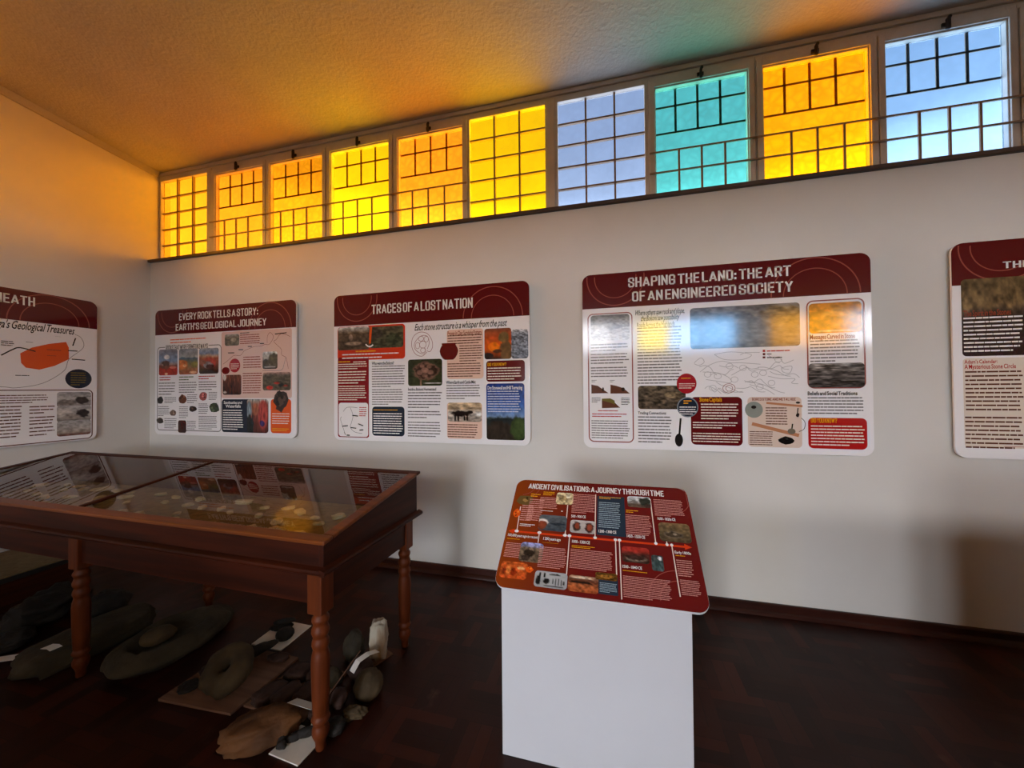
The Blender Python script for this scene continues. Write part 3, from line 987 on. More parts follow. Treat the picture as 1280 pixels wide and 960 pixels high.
def fbm(nx, ny, scale, seed, octs=4, sx=1.0, sy=1.0):
    r = np.random.RandomState(seed)
    out = np.zeros((ny, nx)); amp = 1.0; tot = 0
    for o in range(octs):
        gx, gy = max(2, int(scale * sx) + 2), max(2, int(scale * sy) + 2)
        g = r.rand(gy, gx)
        x = np.linspace(0, gx - 1.001, nx); y = np.linspace(0, gy - 1.001, ny)
        xi, yi = x.astype(int), y.astype(int)
        fx, fy = x - xi, y - yi
        fx = fx * fx * (3 - 2 * fx); fy = fy * fy * (3 - 2 * fy)
        a = g[np.ix_(yi, xi)]; b_ = g[np.ix_(yi, xi + 1)]; c_ = g[np.ix_(yi + 1, xi)]; d_ = g[np.ix_(yi + 1, xi + 1)]
        v = (a * (1 - fx) + b_ * fx) * (1 - fy)[:, None] + (c_ * (1 - fx) + d_ * fx) * fy[:, None]
        out += amp * v; tot += amp; amp *= .55; scale *= 2
    return out / tot


# picture recipes: gradient top to bottom, noise (amount, scale, sx, sy), hills (height, roughness, colour), blobs (x, y, rx, ry, colour)
PIC = {
    'volcano': ([(0, (128, 126, 134)), (.45, (120, 140, 170)), (.6, (150, 120, 110)), (1, (150, 40, 30))], (.25, 6), [(.62, .06, (120, 62, 46)), (.74, .1, (164, 44, 32))], [(.42, .3, .16, .10, (225, 220, 220)), (.38, .54, .22, .12, (84, 56, 48)), (.4, .95, .1, .05, (240, 190, 150)), (.75, .7, .2, .05, (220, 120, 100))]),
    'slope': ([(0, (132, 138, 146)), (.33, (150, 152, 150)), (.36, (70, 92, 112)), (.55, (110, 112, 84)), (1, (170, 92, 56))], (.25, 6), [], [(.1, .62, .4, .22, (196, 112, 62)), (.3, .66, .12, .06, (226, 170, 120)), (.75, .92, .2, .05, (230, 180, 140)), (.85, .62, .2, .12, (122, 118, 60))]),
    'crater': ([(0, (150, 158, 170)), (.2, (110, 130, 160)), (.3, (176, 150, 130)), (.4, (150, 80, 60)), (1, (30, 26, 28))], (.3, 6), [], [(.5, .58, .42, .22, (168, 70, 62)), (.45, .66, .28, .14, (128, 120, 126)), (.55, .72, .2, .1, (60, 40, 40)), (.15, .55, .2, .1, (140, 84, 74))]),
    'darkred': ([(0, (74, 30, 26)), (1, (52, 20, 18))], (.3, 6), [], []),
    'valley': ([(0, (150, 152, 146)), (.3, (128, 118, 96)), (.6, (104, 92, 70)), (1, (70, 58, 44))], (.35, 5), [(.35, .1, (110, 106, 88))], [(.6, .5, .2, .2, (170, 160, 136))]),
    'cliff': ([(0, (210, 214, 216)), (.3, (160, 160, 156)), (1, (60, 54, 50))], (.4, 5), [], [(.8, .5, .5, .4, (82, 74, 64)), (.2, .7, .3, .3, (60, 56, 56)), (.5, .88, .42, .05, (190, 186, 180))]),
    'canyon': ([(0, (120, 66, 48)), (1, (56, 24, 18))], (.5, 5, 2.2, .5), [], [(.1, .1, .1, .2, (220, 210, 200)), (.12, .88, .1, .06, (200, 190, 180))]),
    'redfield': ([(0, (176, 140, 130)), (.18, (90, 84, 74)), (.45, (64, 52, 42)), (1, (60, 34, 28))], (.45, 7), [(.22, .08, (84, 78, 64))], [(.25, .85, .14, .12, (196, 52, 40)), (.5, .6, .12, .06, (170, 50, 40)), (.8, .75, .1, .06, (150, 50, 40)), (.65, .7, .1, .1, (24, 30, 24))]),
    'redcliff': ([(0, (170, 180, 176)), (.15, (150, 100, 84)), (.5, (120, 60, 50)), (1, (80, 40, 36))], (.45, 6, 2, .6), [], [(.1, .35, .14, .3, (120, 140, 150)), (.12, .8, .22, .35, (26, 34, 36)), (.75, .45, .25, .5, (168, 66, 60)), (.72, .72, .13, .1, (60, 44, 92)), (.4, .3, .16, .2, (160, 92, 66))]),
    'ruins': ([(0, (196, 196, 192)), (.12, (150, 146, 138)), (.3, (92, 76, 56)), (1, (110, 92, 76))], (.45, 7), [(.3, .08, (80, 66, 50))], [(.5, .75, .45, .16, (60, 48, 38)), (.5, .72, .3, .09, (134, 116, 98)), (.42, .45, .07, .16, (130, 112, 96))]),
    'greenaerial': ([(0, (78, 74, 56)), (1, (62, 66, 46))], (.6, 7), [], [(.2, .3, .2, .3, (60, 56, 48)), (.7, .6, .25, .3, (50, 58, 40))]),
    'homestead': ([(0, (44, 50, 34)), (1, (50, 56, 34))], (.35, 7), [], [(.52, .45, .4, .36, (132, 96, 80)), (.52, .45, .34, .29, (56, 40, 32)), (.5, .42, .12, .12, (150, 112, 96)), (.35, .5, .1, .1, (124, 92, 78)), (.66, .5, .1, .1, (124, 92, 78)), (.42, .26, .08, .08, (124, 92, 78)), (.62, .28, .08, .08, (124, 92, 78)), (.5, .62, .09, .08, (124, 92, 78)), (.38, .88, .03, .2, (130, 104, 84)), (.72, .9, .26, .02, (220, 220, 214))]),
    'cattle': ([(0, (200, 176, 140)), (.3, (170, 146, 116)), (.5, (200, 190, 176)), (1, (160, 146, 132))], (.5, 6), [], [(.4, .58, .3, .17, (28, 20, 18)), (.66, .5, .1, .1, (28, 20, 18)), (.22, .82, .03, .18, (28, 20, 18)), (.32, .82, .03, .18, (28, 20, 18)), (.5, .8, .03, .16, (28, 20, 18)), (.58, .8, .03, .16, (28, 20, 18)), (.9, .6, .12, .12, (226, 222, 214))]),
    'sunset': ([(0, (120, 70, 50)), (.3, (190, 80, 36)), (.6, (236, 100, 24)), (.85, (140, 60, 30)), (1, (40, 30, 30))], (.25, 4), [], [(.35, .6, .22, .16, (255, 130, 20)), (.72, .3, .2, .2, (120, 96, 56)), (.8, .75, .24, .4, (110, 82, 50)), (.5, .74, .18, .07, (84, 50, 34)), (.15, .9, .2, .12, (44, 34, 38))]),
    'bluerubble': ([(0, (200, 202, 206)), (.15, (132, 140, 150)), (1, (116, 126, 138))], (.7, 10, .6, 1.6), [], []),
    'mountain': ([(0, (30, 56, 128)), (.4, (52, 92, 166)), (.58, (120, 150, 190)), (.62, (60, 70, 66)), (1, (34, 34, 26))], (.25, 8), [(.62, .07, (38, 44, 44))], [(.35, .86, .5, .2, (52, 44, 36)), (.85, .8, .24, .2, (62, 78, 40))]),
    'greywall': ([(0, (110, 108, 104)), (.3, (150, 148, 144)), (.6, (196, 196, 194)), (1, (222, 222, 220))], (.35, 8, 1, 1.4), [], []),
    'greyslope': ([(0, (112, 108, 104)), (.4, (100, 98, 94)), (1, (92, 94, 92))], (.5, 9, 1.3, 1.3), [], [(.85, .3, .2, .3, (124, 108, 80))]),
    'rubble': ([(0, (92, 82, 66)), (1, (70, 60, 50))], (.85, 7), [], [(.75, .4, .2, .14, (140, 122, 92))]),
    'ambercarving': ([(0, (190, 122, 40)), (1, (206, 136, 30))], (.35, 5), [], [(.55, .5, .36, .32, (222, 160, 70)), (.4, .6, .2, .2, (196, 130, 40)), (.5, .93, .4, .03, (232, 200, 150))]),
    'stackedstone': ([(0, (110, 110, 108)), (.25, (84, 82, 80)), (1, (60, 58, 58))], (1.15, 7, .5, 2.2), [], [(.15, .15, .2, .15, (120, 116, 112))]),
    'grassnight': ([(0, (84, 70, 46)), (.35, (112, 92, 62)), (.45, (60, 50, 44)), (.55, (34, 26, 30)), (1, (40, 24, 34))], (.6, 9, 1.6, .8), [], []),
    'greypeak': ([(0, (150, 150, 152)), (.45, (176, 172, 168)), (1, (128, 120, 114))], (.3, 6), [], [(.72, .55, .22, .26, (52, 42, 38)), (.3, .7, .3, .2, (120, 112, 106))]),
    'greypeak2': ([(0, (166, 164, 162)), (.45, (190, 184, 176)), (1, (120, 112, 106))], (.3, 6), [], [(.75, .5, .2, .26, (48, 38, 36)), (.4, .7, .3, .16, (150, 140, 130))]),
    'greypeak3': ([(0, (158, 156, 154)), (.5, (180, 172, 164)), (.8, (150, 136, 126)), (1, (110, 62, 50))], (.3, 6), [], []),
    'creamcraft': ([(0, (206, 190, 150)), (1, (190, 172, 130))], (.6, 5), [], [(.4, .5, .3, .25, (160, 140, 100)), (.7, .3, .15, .2, (224, 212, 180))]),
    'slatepottery': ([(0, (92, 100, 104)), (1, (60, 72, 82))], (.25, 6), [], [(.15, .45, .22, .22, (220, 212, 204)), (.13, .65, .18, .3, (130, 62, 40)), (.7, .55, .3, .08, (44, 54, 64))]),
    'terracotta': ([(0, (196, 190, 186)), (1, (178, 172, 168))], (.1, 5), [], [(.26, .5, .17, .42, (60, 46, 40)), (.28, .45, .10, .26, (140, 66, 46)), (.76, .5, .17, .42, (64, 40, 36)), (.77, .5, .11, .28, (150, 72, 50))]),
    'treeruin': ([(0, (206, 210, 214)), (.5, (180, 180, 180)), (.7, (90, 76, 64)), (1, (100, 80, 66))], (.35, 6), [], [(.75, .45, .3, .4, (48, 52, 44)), (.3, .5, .18, .12, (120, 114, 108)), (.9, .85, .2, .2, (70, 52, 44))]),
    'hillcircle': ([(0, (122, 98, 66)), (.4, (104, 88, 60)), (1, (78, 66, 48))], (.4, 6), [], [(.45, .62, .32, .2, (110, 98, 82)), (.45, .62, .25, .14, (70, 60, 46)), (.5, .6, .08, .06, (140, 128, 110))]),
    'rockart': ([(0, (150, 160, 210)), (.2, (136, 140, 180)), (.3, (120, 104, 84)), (1, (104, 88, 70))], (.5, 7), [], [(.4, .55, .25, .2, (54, 44, 36)), (.3, .8, .2, .14, (60, 48, 40))]),
    'redart': ([(0, (206, 96, 40)), (1, (190, 78, 30))], (.5, 5), [], [(.3, .5, .1, .3, (226, 128, 60)), (.75, .35, .16, .1, (236, 170, 110)), (.5, .6, .12, .25, (160, 52, 20)), (.15, .55, .08, .2, (166, 60, 26))]),
    'tools': ([(0, (176, 178, 178)), (1, (160, 164, 166))], (.08, 5), [], [(.12, .6, .08, .32, (24, 24, 24)), (.16, .25, .03, .2, (24, 24, 24)), (.3, .25, .04, .16, (24, 24, 24)), (.38, .62, .1, .2, (24, 24, 24)), (.62, .16, .2, .05, (24, 24, 24)), (.58, .58, .02, .22, (50, 50, 50)), (.66, .6, .02, .22, (50, 50, 50)), (.74, .58, .02, .22, (50, 50, 50)), (.82, .6, .02, .22, (50, 50, 50)), (.9, .6, .02, .2, (50, 50, 50)), (.6, .9, .36, .03, (40, 40, 40))]),
    'orebed': ([(0, (180, 140, 110)), (.3, (90, 52, 36)), (.6, (166, 92, 52)), (1, (156, 78, 40))], (.5, 6), [], [(.4, .42, .4, .08, (40, 26, 20)), (.45, .12, .4, .07, (210, 190, 166))]),
    'goldgrain': ([(0, (96, 66, 24)), (1, (90, 58, 20))], (.8, 6), [], [(.5, .5, .36, .3, (150, 104, 40))]),
    'crimsonlandscape': ([(0, (150, 44, 36)), (.25, (176, 52, 40)), (.45, (84, 40, 34)), (1, (60, 42, 34))], (.4, 5), [], [(.5, .72, .42, .2, (130, 116, 100)), (.5, .66, .38, .18, (60, 40, 34))]),
    'tealstone': ([(0, (60, 66, 66)), (1, (70, 84, 84))], (.5, 5), [], [(.72, .2, .18, .14, (220, 228, 230)), (.5, .6, .4, .35, (64, 88, 88))]),
}


def picture(style, nx, ny, seed):
    g, ns, hills, blobs = PIC[style]
    y = np.linspace(0, 1, ny)[:, None] * np.ones((1, nx)); x = np.linspace(0, 1, nx)[None, :] * np.ones((ny, 1))
    n = fbm(nx, ny, ns[1], seed, 4, *(ns[2:] or (1, 1)))
    yy = np.clip(y + (n - .5) * .12, 0, 1)
    pos = [p for p, _ in g]
    img = np.stack([np.interp(yy, pos, [c[i] for _, c in g]) for i in range(3)], -1)
    for h, rough, c in hills:
        prof = h + (fbm(nx, 2, 4, seed + 3)[0] - .5) * 2 * rough
        m = np.clip((y - prof[None, :]) * ny * .7, 0, 1)[..., None]
        img = img * (1 - m) + np.array(c) * m
    n2 = fbm(nx, ny, ns[1] * 1.5, seed + 9, 3, *(ns[2:] or (1, 1)))
    for bx, by, rx, ry, c in blobs:
        d = ((x - bx) / rx) ** 2 + ((y - by) / ry) ** 2 + (n2 - .5) * .9
        m = np.clip((1.05 - d) * 2.6, 0, 1)[..., None]
        img = img * (1 - m) + np.array(c) * m
    img = img * (1 + (n2 - .5)[..., None] * ns[0] * 2.2)
    return np.clip(img, 4, 250) / 255.0


class Panel:
    """W x H sheet; coordinates u right, v down from the top left corner; print faces -y of the local frame"""

    def __init__(s, parent, W, H, dz=0.0):
        s.p, s.W, s.H, s.k, s.dz = parent, W, H, 0, dz
        s.seed = 1

    def P(s, u, v, off):
        return (u - s.W / 2, -off, s.H - v + s.dz)

    def lay(s, step=1):
        s.k += step
        return .0004 + s.k * .00003

    def rr(s, u0, v0, u1, v1, r, n=6, corners=(1, 1, 1, 1)):
        pts = []
        for i, (cu, cv, a) in enumerate(((u1, v0, -90), (u1, v1, 0), (u0, v1, 90), (u0, v0, 180))):
            if corners[i] and r > 0:
                for j in range(n + 1):
                    t = math.radians(a + 90 * j / n)
                    pts.append((cu - math.copysign(r, cu - (u0 + u1) / 2) + r * math.cos(t), cv - math.copysign(r, cv - (v0 + v1) / 2) + r * math.sin(t)))
            else:
                pts.append((cu, cv))
        return pts

    def flat(s, mb, pts, m, off):
        mb.poly([s.P(u, v, off) for u, v in pts], m)

    def strip(s, mb, pts, wd, m, off, closed=False):
        n = len(pts)
        L, R_ = [], []
        for i, (x, y) in enumerate(pts):
            if closed: a, c = pts[(i - 1) % n], pts[(i + 1) % n]
            else: a, c = pts[max(0, i - 1)], pts[min(n - 1, i + 1)]
            dx, dy = c[0] - a[0], c[1] - a[1]
            l = math.hypot(dx, dy) or 1
            L.append((x - dy / l * wd / 2, y + dx / l * wd / 2)); R_.append((x + dy / l * wd / 2, y - dx / l * wd / 2))
        for i in range(n if closed else n - 1):
            j = (i + 1) % n
            s.flat(mb, [L[i], L[j], R_[j], R_[i]], m, off)

    def smooth(s, pts, k=5):
        if len(pts) < 3: return pts
        out = []
        q = [pts[0]] + list(pts) + [pts[-1]]
        for i in range(1, len(q) - 2):
            p0, p1, p2, p3 = q[i - 1], q[i], q[i + 1], q[i + 2]
            for j in range(k):
                t = j / k
                out.append(tuple(.5 * (2 * p1[d] + (p2[d] - p0[d]) * t + (2 * p0[d] - 5 * p1[d] + 4 * p2[d] - p3[d]) * t * t + (3 * p1[d] - p0[d] - 3 * p2[d] + p3[d]) * t ** 3) for d in (0, 1)))
        out.append(tuple(pts[-1]))
        return out

    def letters(s, mb, txt, u0, v0, u1, v1, m, off, bold=.02, shear=0.0, fit_h=True):
        cu = bpy.data.curves.new('lettering', 'FONT')
        cu.body = txt
        cu.offset = bold
        cu.shear = shear
        cu.space_word = .55
        cu.resolution_u = 2
        ob = bpy.data.objects.new('lettering', cu)
        COL.objects.link(ob)
        dg = bpy.context.evaluated_depsgraph_get()
        me = bpy.data.meshes.new_from_object(ob.evaluated_get(dg))
        vs = [q.co.copy() for q in me.vertices]
        fs = [tuple(q.vertices) for q in me.polygons]
        bpy.data.objects.remove(ob); bpy.data.meshes.remove(me); bpy.data.curves.remove(cu)
        xa, xb = min(q.x for q in vs), max(q.x for q in vs)
        ya, yb = (0.0, .73) if fit_h else (min(q.y for q in vs), max(q.y for q in vs))
        sl = mb.slot(m)
        k = len(mb.v)
        for q in vs:
            mb.v.append(s.P(u0 + (q.x - xa) / (xb - xa) * (u1 - u0), v1 - (q.y - ya) / (yb - ya) * (v1 - v0), off))
        for f in fs:
            mb.f.append(tuple(k + i for i in f)); mb.mi.append(sl)

    GL = {}

    def caps(s, mb, txt, u0, v0, u1, v1, m, off):
        """condensed bold capitals drawn as straight strokes with chamfered corners"""
        if not Panel.GL:
            c, e = .24, .11
            G = Panel.GL
            G['O'] = [[(c, 0), (1 - c, 0), (1, e), (1, 1 - e), (1 - c, 1), (c, 1), (0, 1 - e), (0, e), (c, 0)]]
            G['A'] = [[(0, 0), (.5, 1), (1, 0)], [(.2, .26), (.8, .26)]]
            G['B'] = [[(0, 0), (0, 1), (1 - c, 1), (1, 1 - e), (1, .52 + e), (1 - c, .52), (0, .52)], [(1 - c, .52), (1, .52 - e), (1, e), (1 - c, 0), (0, 0)]]
            G['C'] = [[(1, .32), (1, e), (1 - c, 0), (c, 0), (0, e), (0, 1 - e), (c, 1), (1 - c, 1), (1, 1 - e), (1, .68)]]
            G['D'] = [[(0, 0), (1 - c, 0), (1, e), (1, 1 - e), (1 - c, 1), (0, 1), (0, 0)]]
            G['E'] = [[(1, 0), (0, 0), (0, 1), (1, 1)], [(0, .52), (.85, .52)]]
            G['F'] = [[(0, 0), (0, 1), (1, 1)], [(0, .52), (.85, .52)]]
            G['G'] = [[(.55, .48), (1, .48), (1, e), (1 - c, 0), (c, 0), (0, e), (0, 1 - e), (c, 1), (1 - c, 1), (1, 1 - e), (1, .7)]]
            G['H'] = [[(0, 0), (0, 1)], [(1, 0), (1, 1)], [(0, .5), (1, .5)]]
            G['I'] = [[(.5, 0), (.5, 1)]]
            G['J'] = [[(1, 1), (1, e), (1 - c, 0), (c, 0), (0, e), (0, .25)]]
            G['K'] = [[(0, 0), (0, 1)], [(1, 1), (.05, .42)], [(.35, .6), (1, 0)]]
            G['L'] = [[(0, 1), (0, 0), (1, 0)]]
            G['M'] = [[(0, 0), (0, 1), (.5, .25), (1, 1), (1, 0)]]
            G['N'] = [[(0, 0), (0, 1), (1, 0), (1, 1)]]
            G['P'] = [[(0, 0), (0, 1), (1 - c, 1), (1, 1 - e), (1, .46 + e), (1 - c, .46), (0, .46)]]
            G['R'] = G['P'] + [[(.55, .46), (1, 0)]]
            G['S'] = [[(1, .7), (1, 1 - e), (1 - c, 1), (c, 1), (0, 1 - e), (0, .64), (1, .38), (1, e), (1 - c, 0), (c, 0), (0, e), (0, .3)]]
            G['T'] = [[(0, 1), (1, 1)], [(.5, 1), (.5, 0)]]
            G['U'] = [[(0, 1), (0, e), (c, 0), (1 - c, 0), (1, e), (1, 1)]]
            G['V'] = [[(0, 1), (.5, 0), (1, 1)]]
            G['W'] = [[(0, 1), (.25, 0), (.5, .9), (.75, 0), (1, 1)]]
            G['X'] = [[(0, 0), (1, 1)], [(0, 1), (1, 0)]]
            G['Y'] = [[(0, 1), (.5, .45), (1, 1)], [(.5, .45), (.5, 0)]]
            G['3'] = [[(0, .75), (0, 1 - e), (c, 1), (1 - c, 1), (1, 1 - e), (1, .62), (.6, .52), (1, .42), (1, e), (1 - c, 0), (c, 0), (0, e), (0, .25)]]
            G['?'] = [[(0, .72), (0, 1 - e), (c, 1), (1 - c, 1), (1, 1 - e), (1, .64), (.5, .44), (.5, .28)], [(.5, .06), (.5, 0)]]
            G[':'] = [[(.5, .14), (.5, .06)], [(.5, .62), (.5, .54)]]
            G["'"] = [[(.5, 1), (.5, .78)]]
        wid = {'I': 0, ':': 0, "'": 0, 'M': .46, 'W': .56, 'T': .34, 'E': .28, 'F': .28, 'L': .28, 'A': .40, 'V': .38, 'Y': .38}
        t = .135
        x = 0
        segs = []
        for ch in txt:
            if ch == ' ':
                x += .10
                continue
            w_ = wid.get(ch, .33)
            for st in Panel.GL[ch]:
                q = [(x + t / 2 + (p[0] if w_ else .5) * w_, t / 2 + p[1] * (1 - t)) for p in st]
                segs += list(zip(q[:-1], q[1:]))
            x += w_ + t + .075
        x -= .075
        sx_, sv = (u1 - u0) / x, (v1 - v0)
        for (ax, ay), (bx, by) in segs:
            dx, dy = bx - ax, by - ay
            l = math.hypot(dx, dy) or 1
            ex = .5 * t if (abs(dx) < 1e-6 or abs(dy) < 1e-6) else .12 * t
            ax, ay, bx, by = ax - dx / l * ex, ay - dy / l * ex, bx + dx / l * ex, by + dy / l * ex
            nx_, ny_ = -dy / l * t / 2, dx / l * t / 2
            s.flat(mb, [(u0 + X * sx_, v1 - Y * sv) for X, Y in ((ax + nx_, ay + ny_), (bx + nx_, by + ny_), (bx - nx_, by - ny_), (ax - nx_, ay - ny_))], m, off)

    def body_text(s, mb, u0, v0, u1, v1, n, m, off, r):
        v0, v1 = min(v0, v1), max(v0, v1)
        ph = (v1 - v0) / n
        th = min(ph * .38, .0095)
        for i in range(n):
            v = v0 + ph * (i + .5)
            end = u1 if (i < n - 1 and n > 1) else u0 + (u1 - u0) * r.uniform(.55, 1)
            end -= (u1 - u0) * r.uniform(0, .07)
            u = u0
            while u < end - .004:
                wd = min(r.uniform(1.2, 5.0) * ph * .5, end - u)
                s.flat(mb, [(u, v - th / 2), (u + wd, v - th / 2), (u + wd, v + th / 2), (u, v + th / 2)], m, off)
                u += wd + ph * .13

    def photo(s, u0, v0, u1, v1, style, off, r):
        s.seed += 17
        px = .0052 if s.W > 1 else .0036
        nx, ny = max(10, min(90, int((u1 - u0) / px))), max(10, min(90, int((v1 - v0) / px)))
        img = picture(style, nx, ny, s.seed)
        verts, R_ = [], min(r, (u1 - u0) * .2, (v1 - v0) * .2)
        for j in range(ny):
            for i in range(nx):
                u, v = u0 + (u1 - u0) * i / (nx - 1), v0 + (v1 - v0) * j / (ny - 1)
                cu = min(max(u, u0 + R_), u1 - R_); cv = min(max(v, v0 + R_), v1 - R_)
                d = math.hypot(u - cu, v - cv)
                if d > R_ and u != cu and v != cv:
                    u, v = cu + (u - cu) * R_ / d, cv + (v - cv) * R_ / d
                verts.append(s.P(u, v, off))
        faces = [(j * nx + i, (j + 1) * nx + i, (j + 1) * nx + i + 1, j * nx + i + 1) for j in range(ny - 1) for i in range(nx - 1)]
        me = bpy.data.meshes.new('photo')
        me.from_pydata(verts, [], faces)
        ca = me.color_attributes.new('picture', 'FLOAT_COLOR', 'POINT')
        c = np.where(img <= .04045, img / 12.92, ((img + .055) / 1.055) ** 2.4)
        ca.data.foreach_set('color', np.concatenate([c, np.ones((ny, nx, 1))], -1).astype(np.float32).ravel())
        me.materials.append(M['photo'])
        o = bpy.data.objects.new('photo', me)
        o.parent = s.p
        COL.objects.link(o)
        return o

    def run(s, items, r_photo=.022, header=None):
        r = random.Random(int(s.W * 1000) + len(items))
        W, H = s.W, s.H
        lines = MB(); title = MB()
        hd = None
        for it in items:
            k = it[0]
            off = s.lay()
            if k == 'header':
                hb = MB()
                s.flat(hb, s.rr(.0006, .0006, W - .0006, it[4], .058, corners=(1, 0, 0, 1)), ink('header'), off)
                hd = hb.build('header_band', s.p)
                rb = MB()
                o2 = s.lay()
                cu, cv = W - .30, it[4] - .005
                for rad, wd in ((.245, .007), (.175, .006)):
                    s.strip(rb, [(cu + rad * math.cos(math.pi + math.pi * j / 40), cv + rad * .98 * math.sin(math.pi + math.pi * j / 40)) for j in range(41)], wd, ink('ring'), o2)
                cu, cv = .235, .035
                for rad, wd in ((.20, .007), (.145, .006)):
                    s.strip(rb, [q for q in [(cu + rad * math.cos(-.1 + (math.pi + .2) * j / 40), cv + rad * math.sin(-.1 + (math.pi + .2) * j / 40)) for j in range(41)] if q[1] > .012], wd, ink('ring'), o2)
                rb.build('ring_ornament', hd)
            elif k == 'title':
                s.caps(title, it[5], it[1], it[2], it[3], it[4], ink('white'), off)
            elif k == 'head':
                heads = MB()
                u0, v0, u1, v1 = it[1:5]
                v0, v1 = min(v0, v1), max(v0, v1)
                if v1 - v0 < .018 * W / 1.77: v0 = v1 - .03 * W / 1.77
                if len(it) > 7:
                    s.flat(heads, [(u0 - .01, v0 - .01), (u1 + .01, v0 - .01), (u1 + .01, v1 + .01), (u0 - .01, v1 + .01)], ink(it[7]), off - .00002)
                if it[5].isupper() and all(q in Panel.GL or q == ' ' for q in it[5]):
                    s.caps(heads, it[5], u0, v0, u1, v1, ink(it[6]), off + .00001)
                else:
                    s.letters(heads, it[5], u0, v0, u1, v1, ink(it[6]), off + .00001, .018)
                heads.build('heading', s.p)
            elif k == 'script':
                heads = MB()
                u0, v0, u1, v1 = it[1:5]
                v0, v1 = min(v0, v1), max(v0, v1)
                if v1 - v0 < .03: v0, v1 = (v0 + v1) / 2 - .022, (v0 + v1) / 2 + .022
                s.letters(heads, it[5], u0, v0, u1, v1, ink('ink'), off, .012, .4)
                heads.build('handwritten_line', s.p)
            elif k == 'text':
                tb = MB(); s.body_text(tb, *it[1:5], it[5], ink(it[6]), off, r); tb.build('text_block', s.p)
            elif k == 'box':
                bb = MB()
                s.flat(bb, s.rr(*it[1:5], it[6]), ink(it[5]), off)
                bb.build('text_box', s.p)
            elif k == 'frame':
                bb = MB()
                q = s.rr(*it[1:5], .035)
                s.strip(bb, q, .008, ink(it[5]), off, True)
                bb.build('border_line', s.p)
            elif k == 'photo':
                s.photo(*it[1:5], it[5], off, r_photo)
            elif k == 'ell':
                u0, v0, u1, v1 = it[1:5]
                bb = MB()
                s.flat(bb, [((u0 + u1) / 2 + (u1 - u0) / 2 * math.cos(j * math.pi / 14), (v0 + v1) / 2 + (v1 - v0) / 2 * math.sin(j * math.pi / 14)) for j in range(28)], ink(it[5]), off)
                if u1 - u0 > .04: bb.build('round_badge', s.p)
                else: lines.f += [tuple(i + len(lines.v) for i in f) for f in bb.f]; lines.v += bb.v; lines.mi += [lines.slot(ink(it[5]))] * len(bb.f)
            elif k == 'ring':
                u0, v0, u1, v1 = it[1:5]
                s.strip(lines, [((u0 + u1) / 2 + (u1 - u0) / 2 * math.cos(j * math.pi / 10), (v0 + v1) / 2 + (v1 - v0) / 2 * math.sin(j * math.pi / 10)) for j in range(20)], .003, ink(it[5]), off, True)
            elif k == 'rock':
                u0, v0, u1, v1 = it[1:5]
                bb = MB()
                base = np.array(INK[it[5]])
                cu, cv = (u0 + u1) / 2, (v0 + v1) / 2
                n = 17 if it[5] == 'specimen' else 11
                lo = .62 if it[5] == 'specimen' else .78
                rim = [(cu + (u1 - u0) / 2 * r.uniform(lo, 1.08) * math.cos(2 * math.pi * j / n), cv + (v1 - v0) / 2 * r.uniform(lo, 1.08) * math.sin(2 * math.pi * j / n)) for j in range(n)]
                s.flat(bb, rim, ink(it[5]), off)
                for tone, gain in (('facet_', 1.45), ('shade_', .6)):
                    INK.setdefault(tone + it[5], tuple(int(min(250, x * gain + (12 if gain > 1 else 0))) for x in base))
                for q in range(9 if it[5] == 'specimen' else 4):
                    tone = ('facet_' if q % 2 == 0 else 'shade_') + it[5]
                    ax, ay, rr_ = r.uniform(-.24, .2), r.uniform(-.28, .24), r.uniform(.12, .3)
                    m_ = r.randint(4, 6)
                    s.flat(bb, [(cu + (u1 - u0) * (ax + rr_ * .55 * math.cos(6.283 * j / m_ + q)), cv + (v1 - v0) * (ay + rr_ * .5 * math.sin(6.283 * j / m_ + q))) for j in range(m_)], ink(tone), off + .000002 * (q + 1))
                bb.build('specimen_picture', s.p)
            elif k == 'pot':
                u0, v0, u1, v1 = it[1:5]
                bb = MB()
                w_, h_ = u1 - u0, v1 - v0
                half = [(.34, 0), (.40, .03), (.36, .10), (.46, .30), (.5, .48), (.45, .70), (.34, .90), (.22, 1.0)]
                pts = [(u0 + w_ * (.5 + a), v0 + h_ * c) for a, c in half] + [(u0 + w_ * (.5 - a), v0 + h_ * c) for a, c in half[::-1]]
                s.flat(bb, pts, ink(it[5]), off)
                bb.build('pot_picture', s.p)
            elif k == 'line':
                s.strip(lines, s.smooth(it[1]) if len(it[1]) > 2 else it[1], .0085 if it[2] == 'ink' else .0035, ink(it[2]), off)
            elif k == 'stroke':
                s.strip(lines, s.smooth(it[1]), it[3], ink(it[2]), off)
            elif k == 'poly':
                bb = MB()
                s.flat(bb, it[1], ink(it[2]), off)
                bb.build('map_region' if it[2] == 'orange' else 'diagram', s.p)
            elif k == 'arrow':
                (a0, b0), (a1, b1) = it[1]
                bb = MB()
                s.flat(bb, [(a0 + .025, b0 - .0045), (a1 - .025, b1 - .0045), (a1 - .025, b1 + .0045), (a0 + .025, b0 + .0045)], ink(it[2]), off)
                s.flat(bb, [(a0, b0), (a0 + .028, b0 - .013), (a0 + .028, b0 + .013)], ink(it[2]), off)
                s.flat(bb, [(a1, b1), (a1 - .028, b1 + .013), (a1 - .028, b1 - .013)], ink(it[2]), off)
                bb.build('timeline_arrow', s.p)
        if title.v: title.build('title_lettering', hd or s.p)
        if lines.v: lines.build('line_drawing', s.p)


PW, PH, PT = 1.77, 1.271, .012


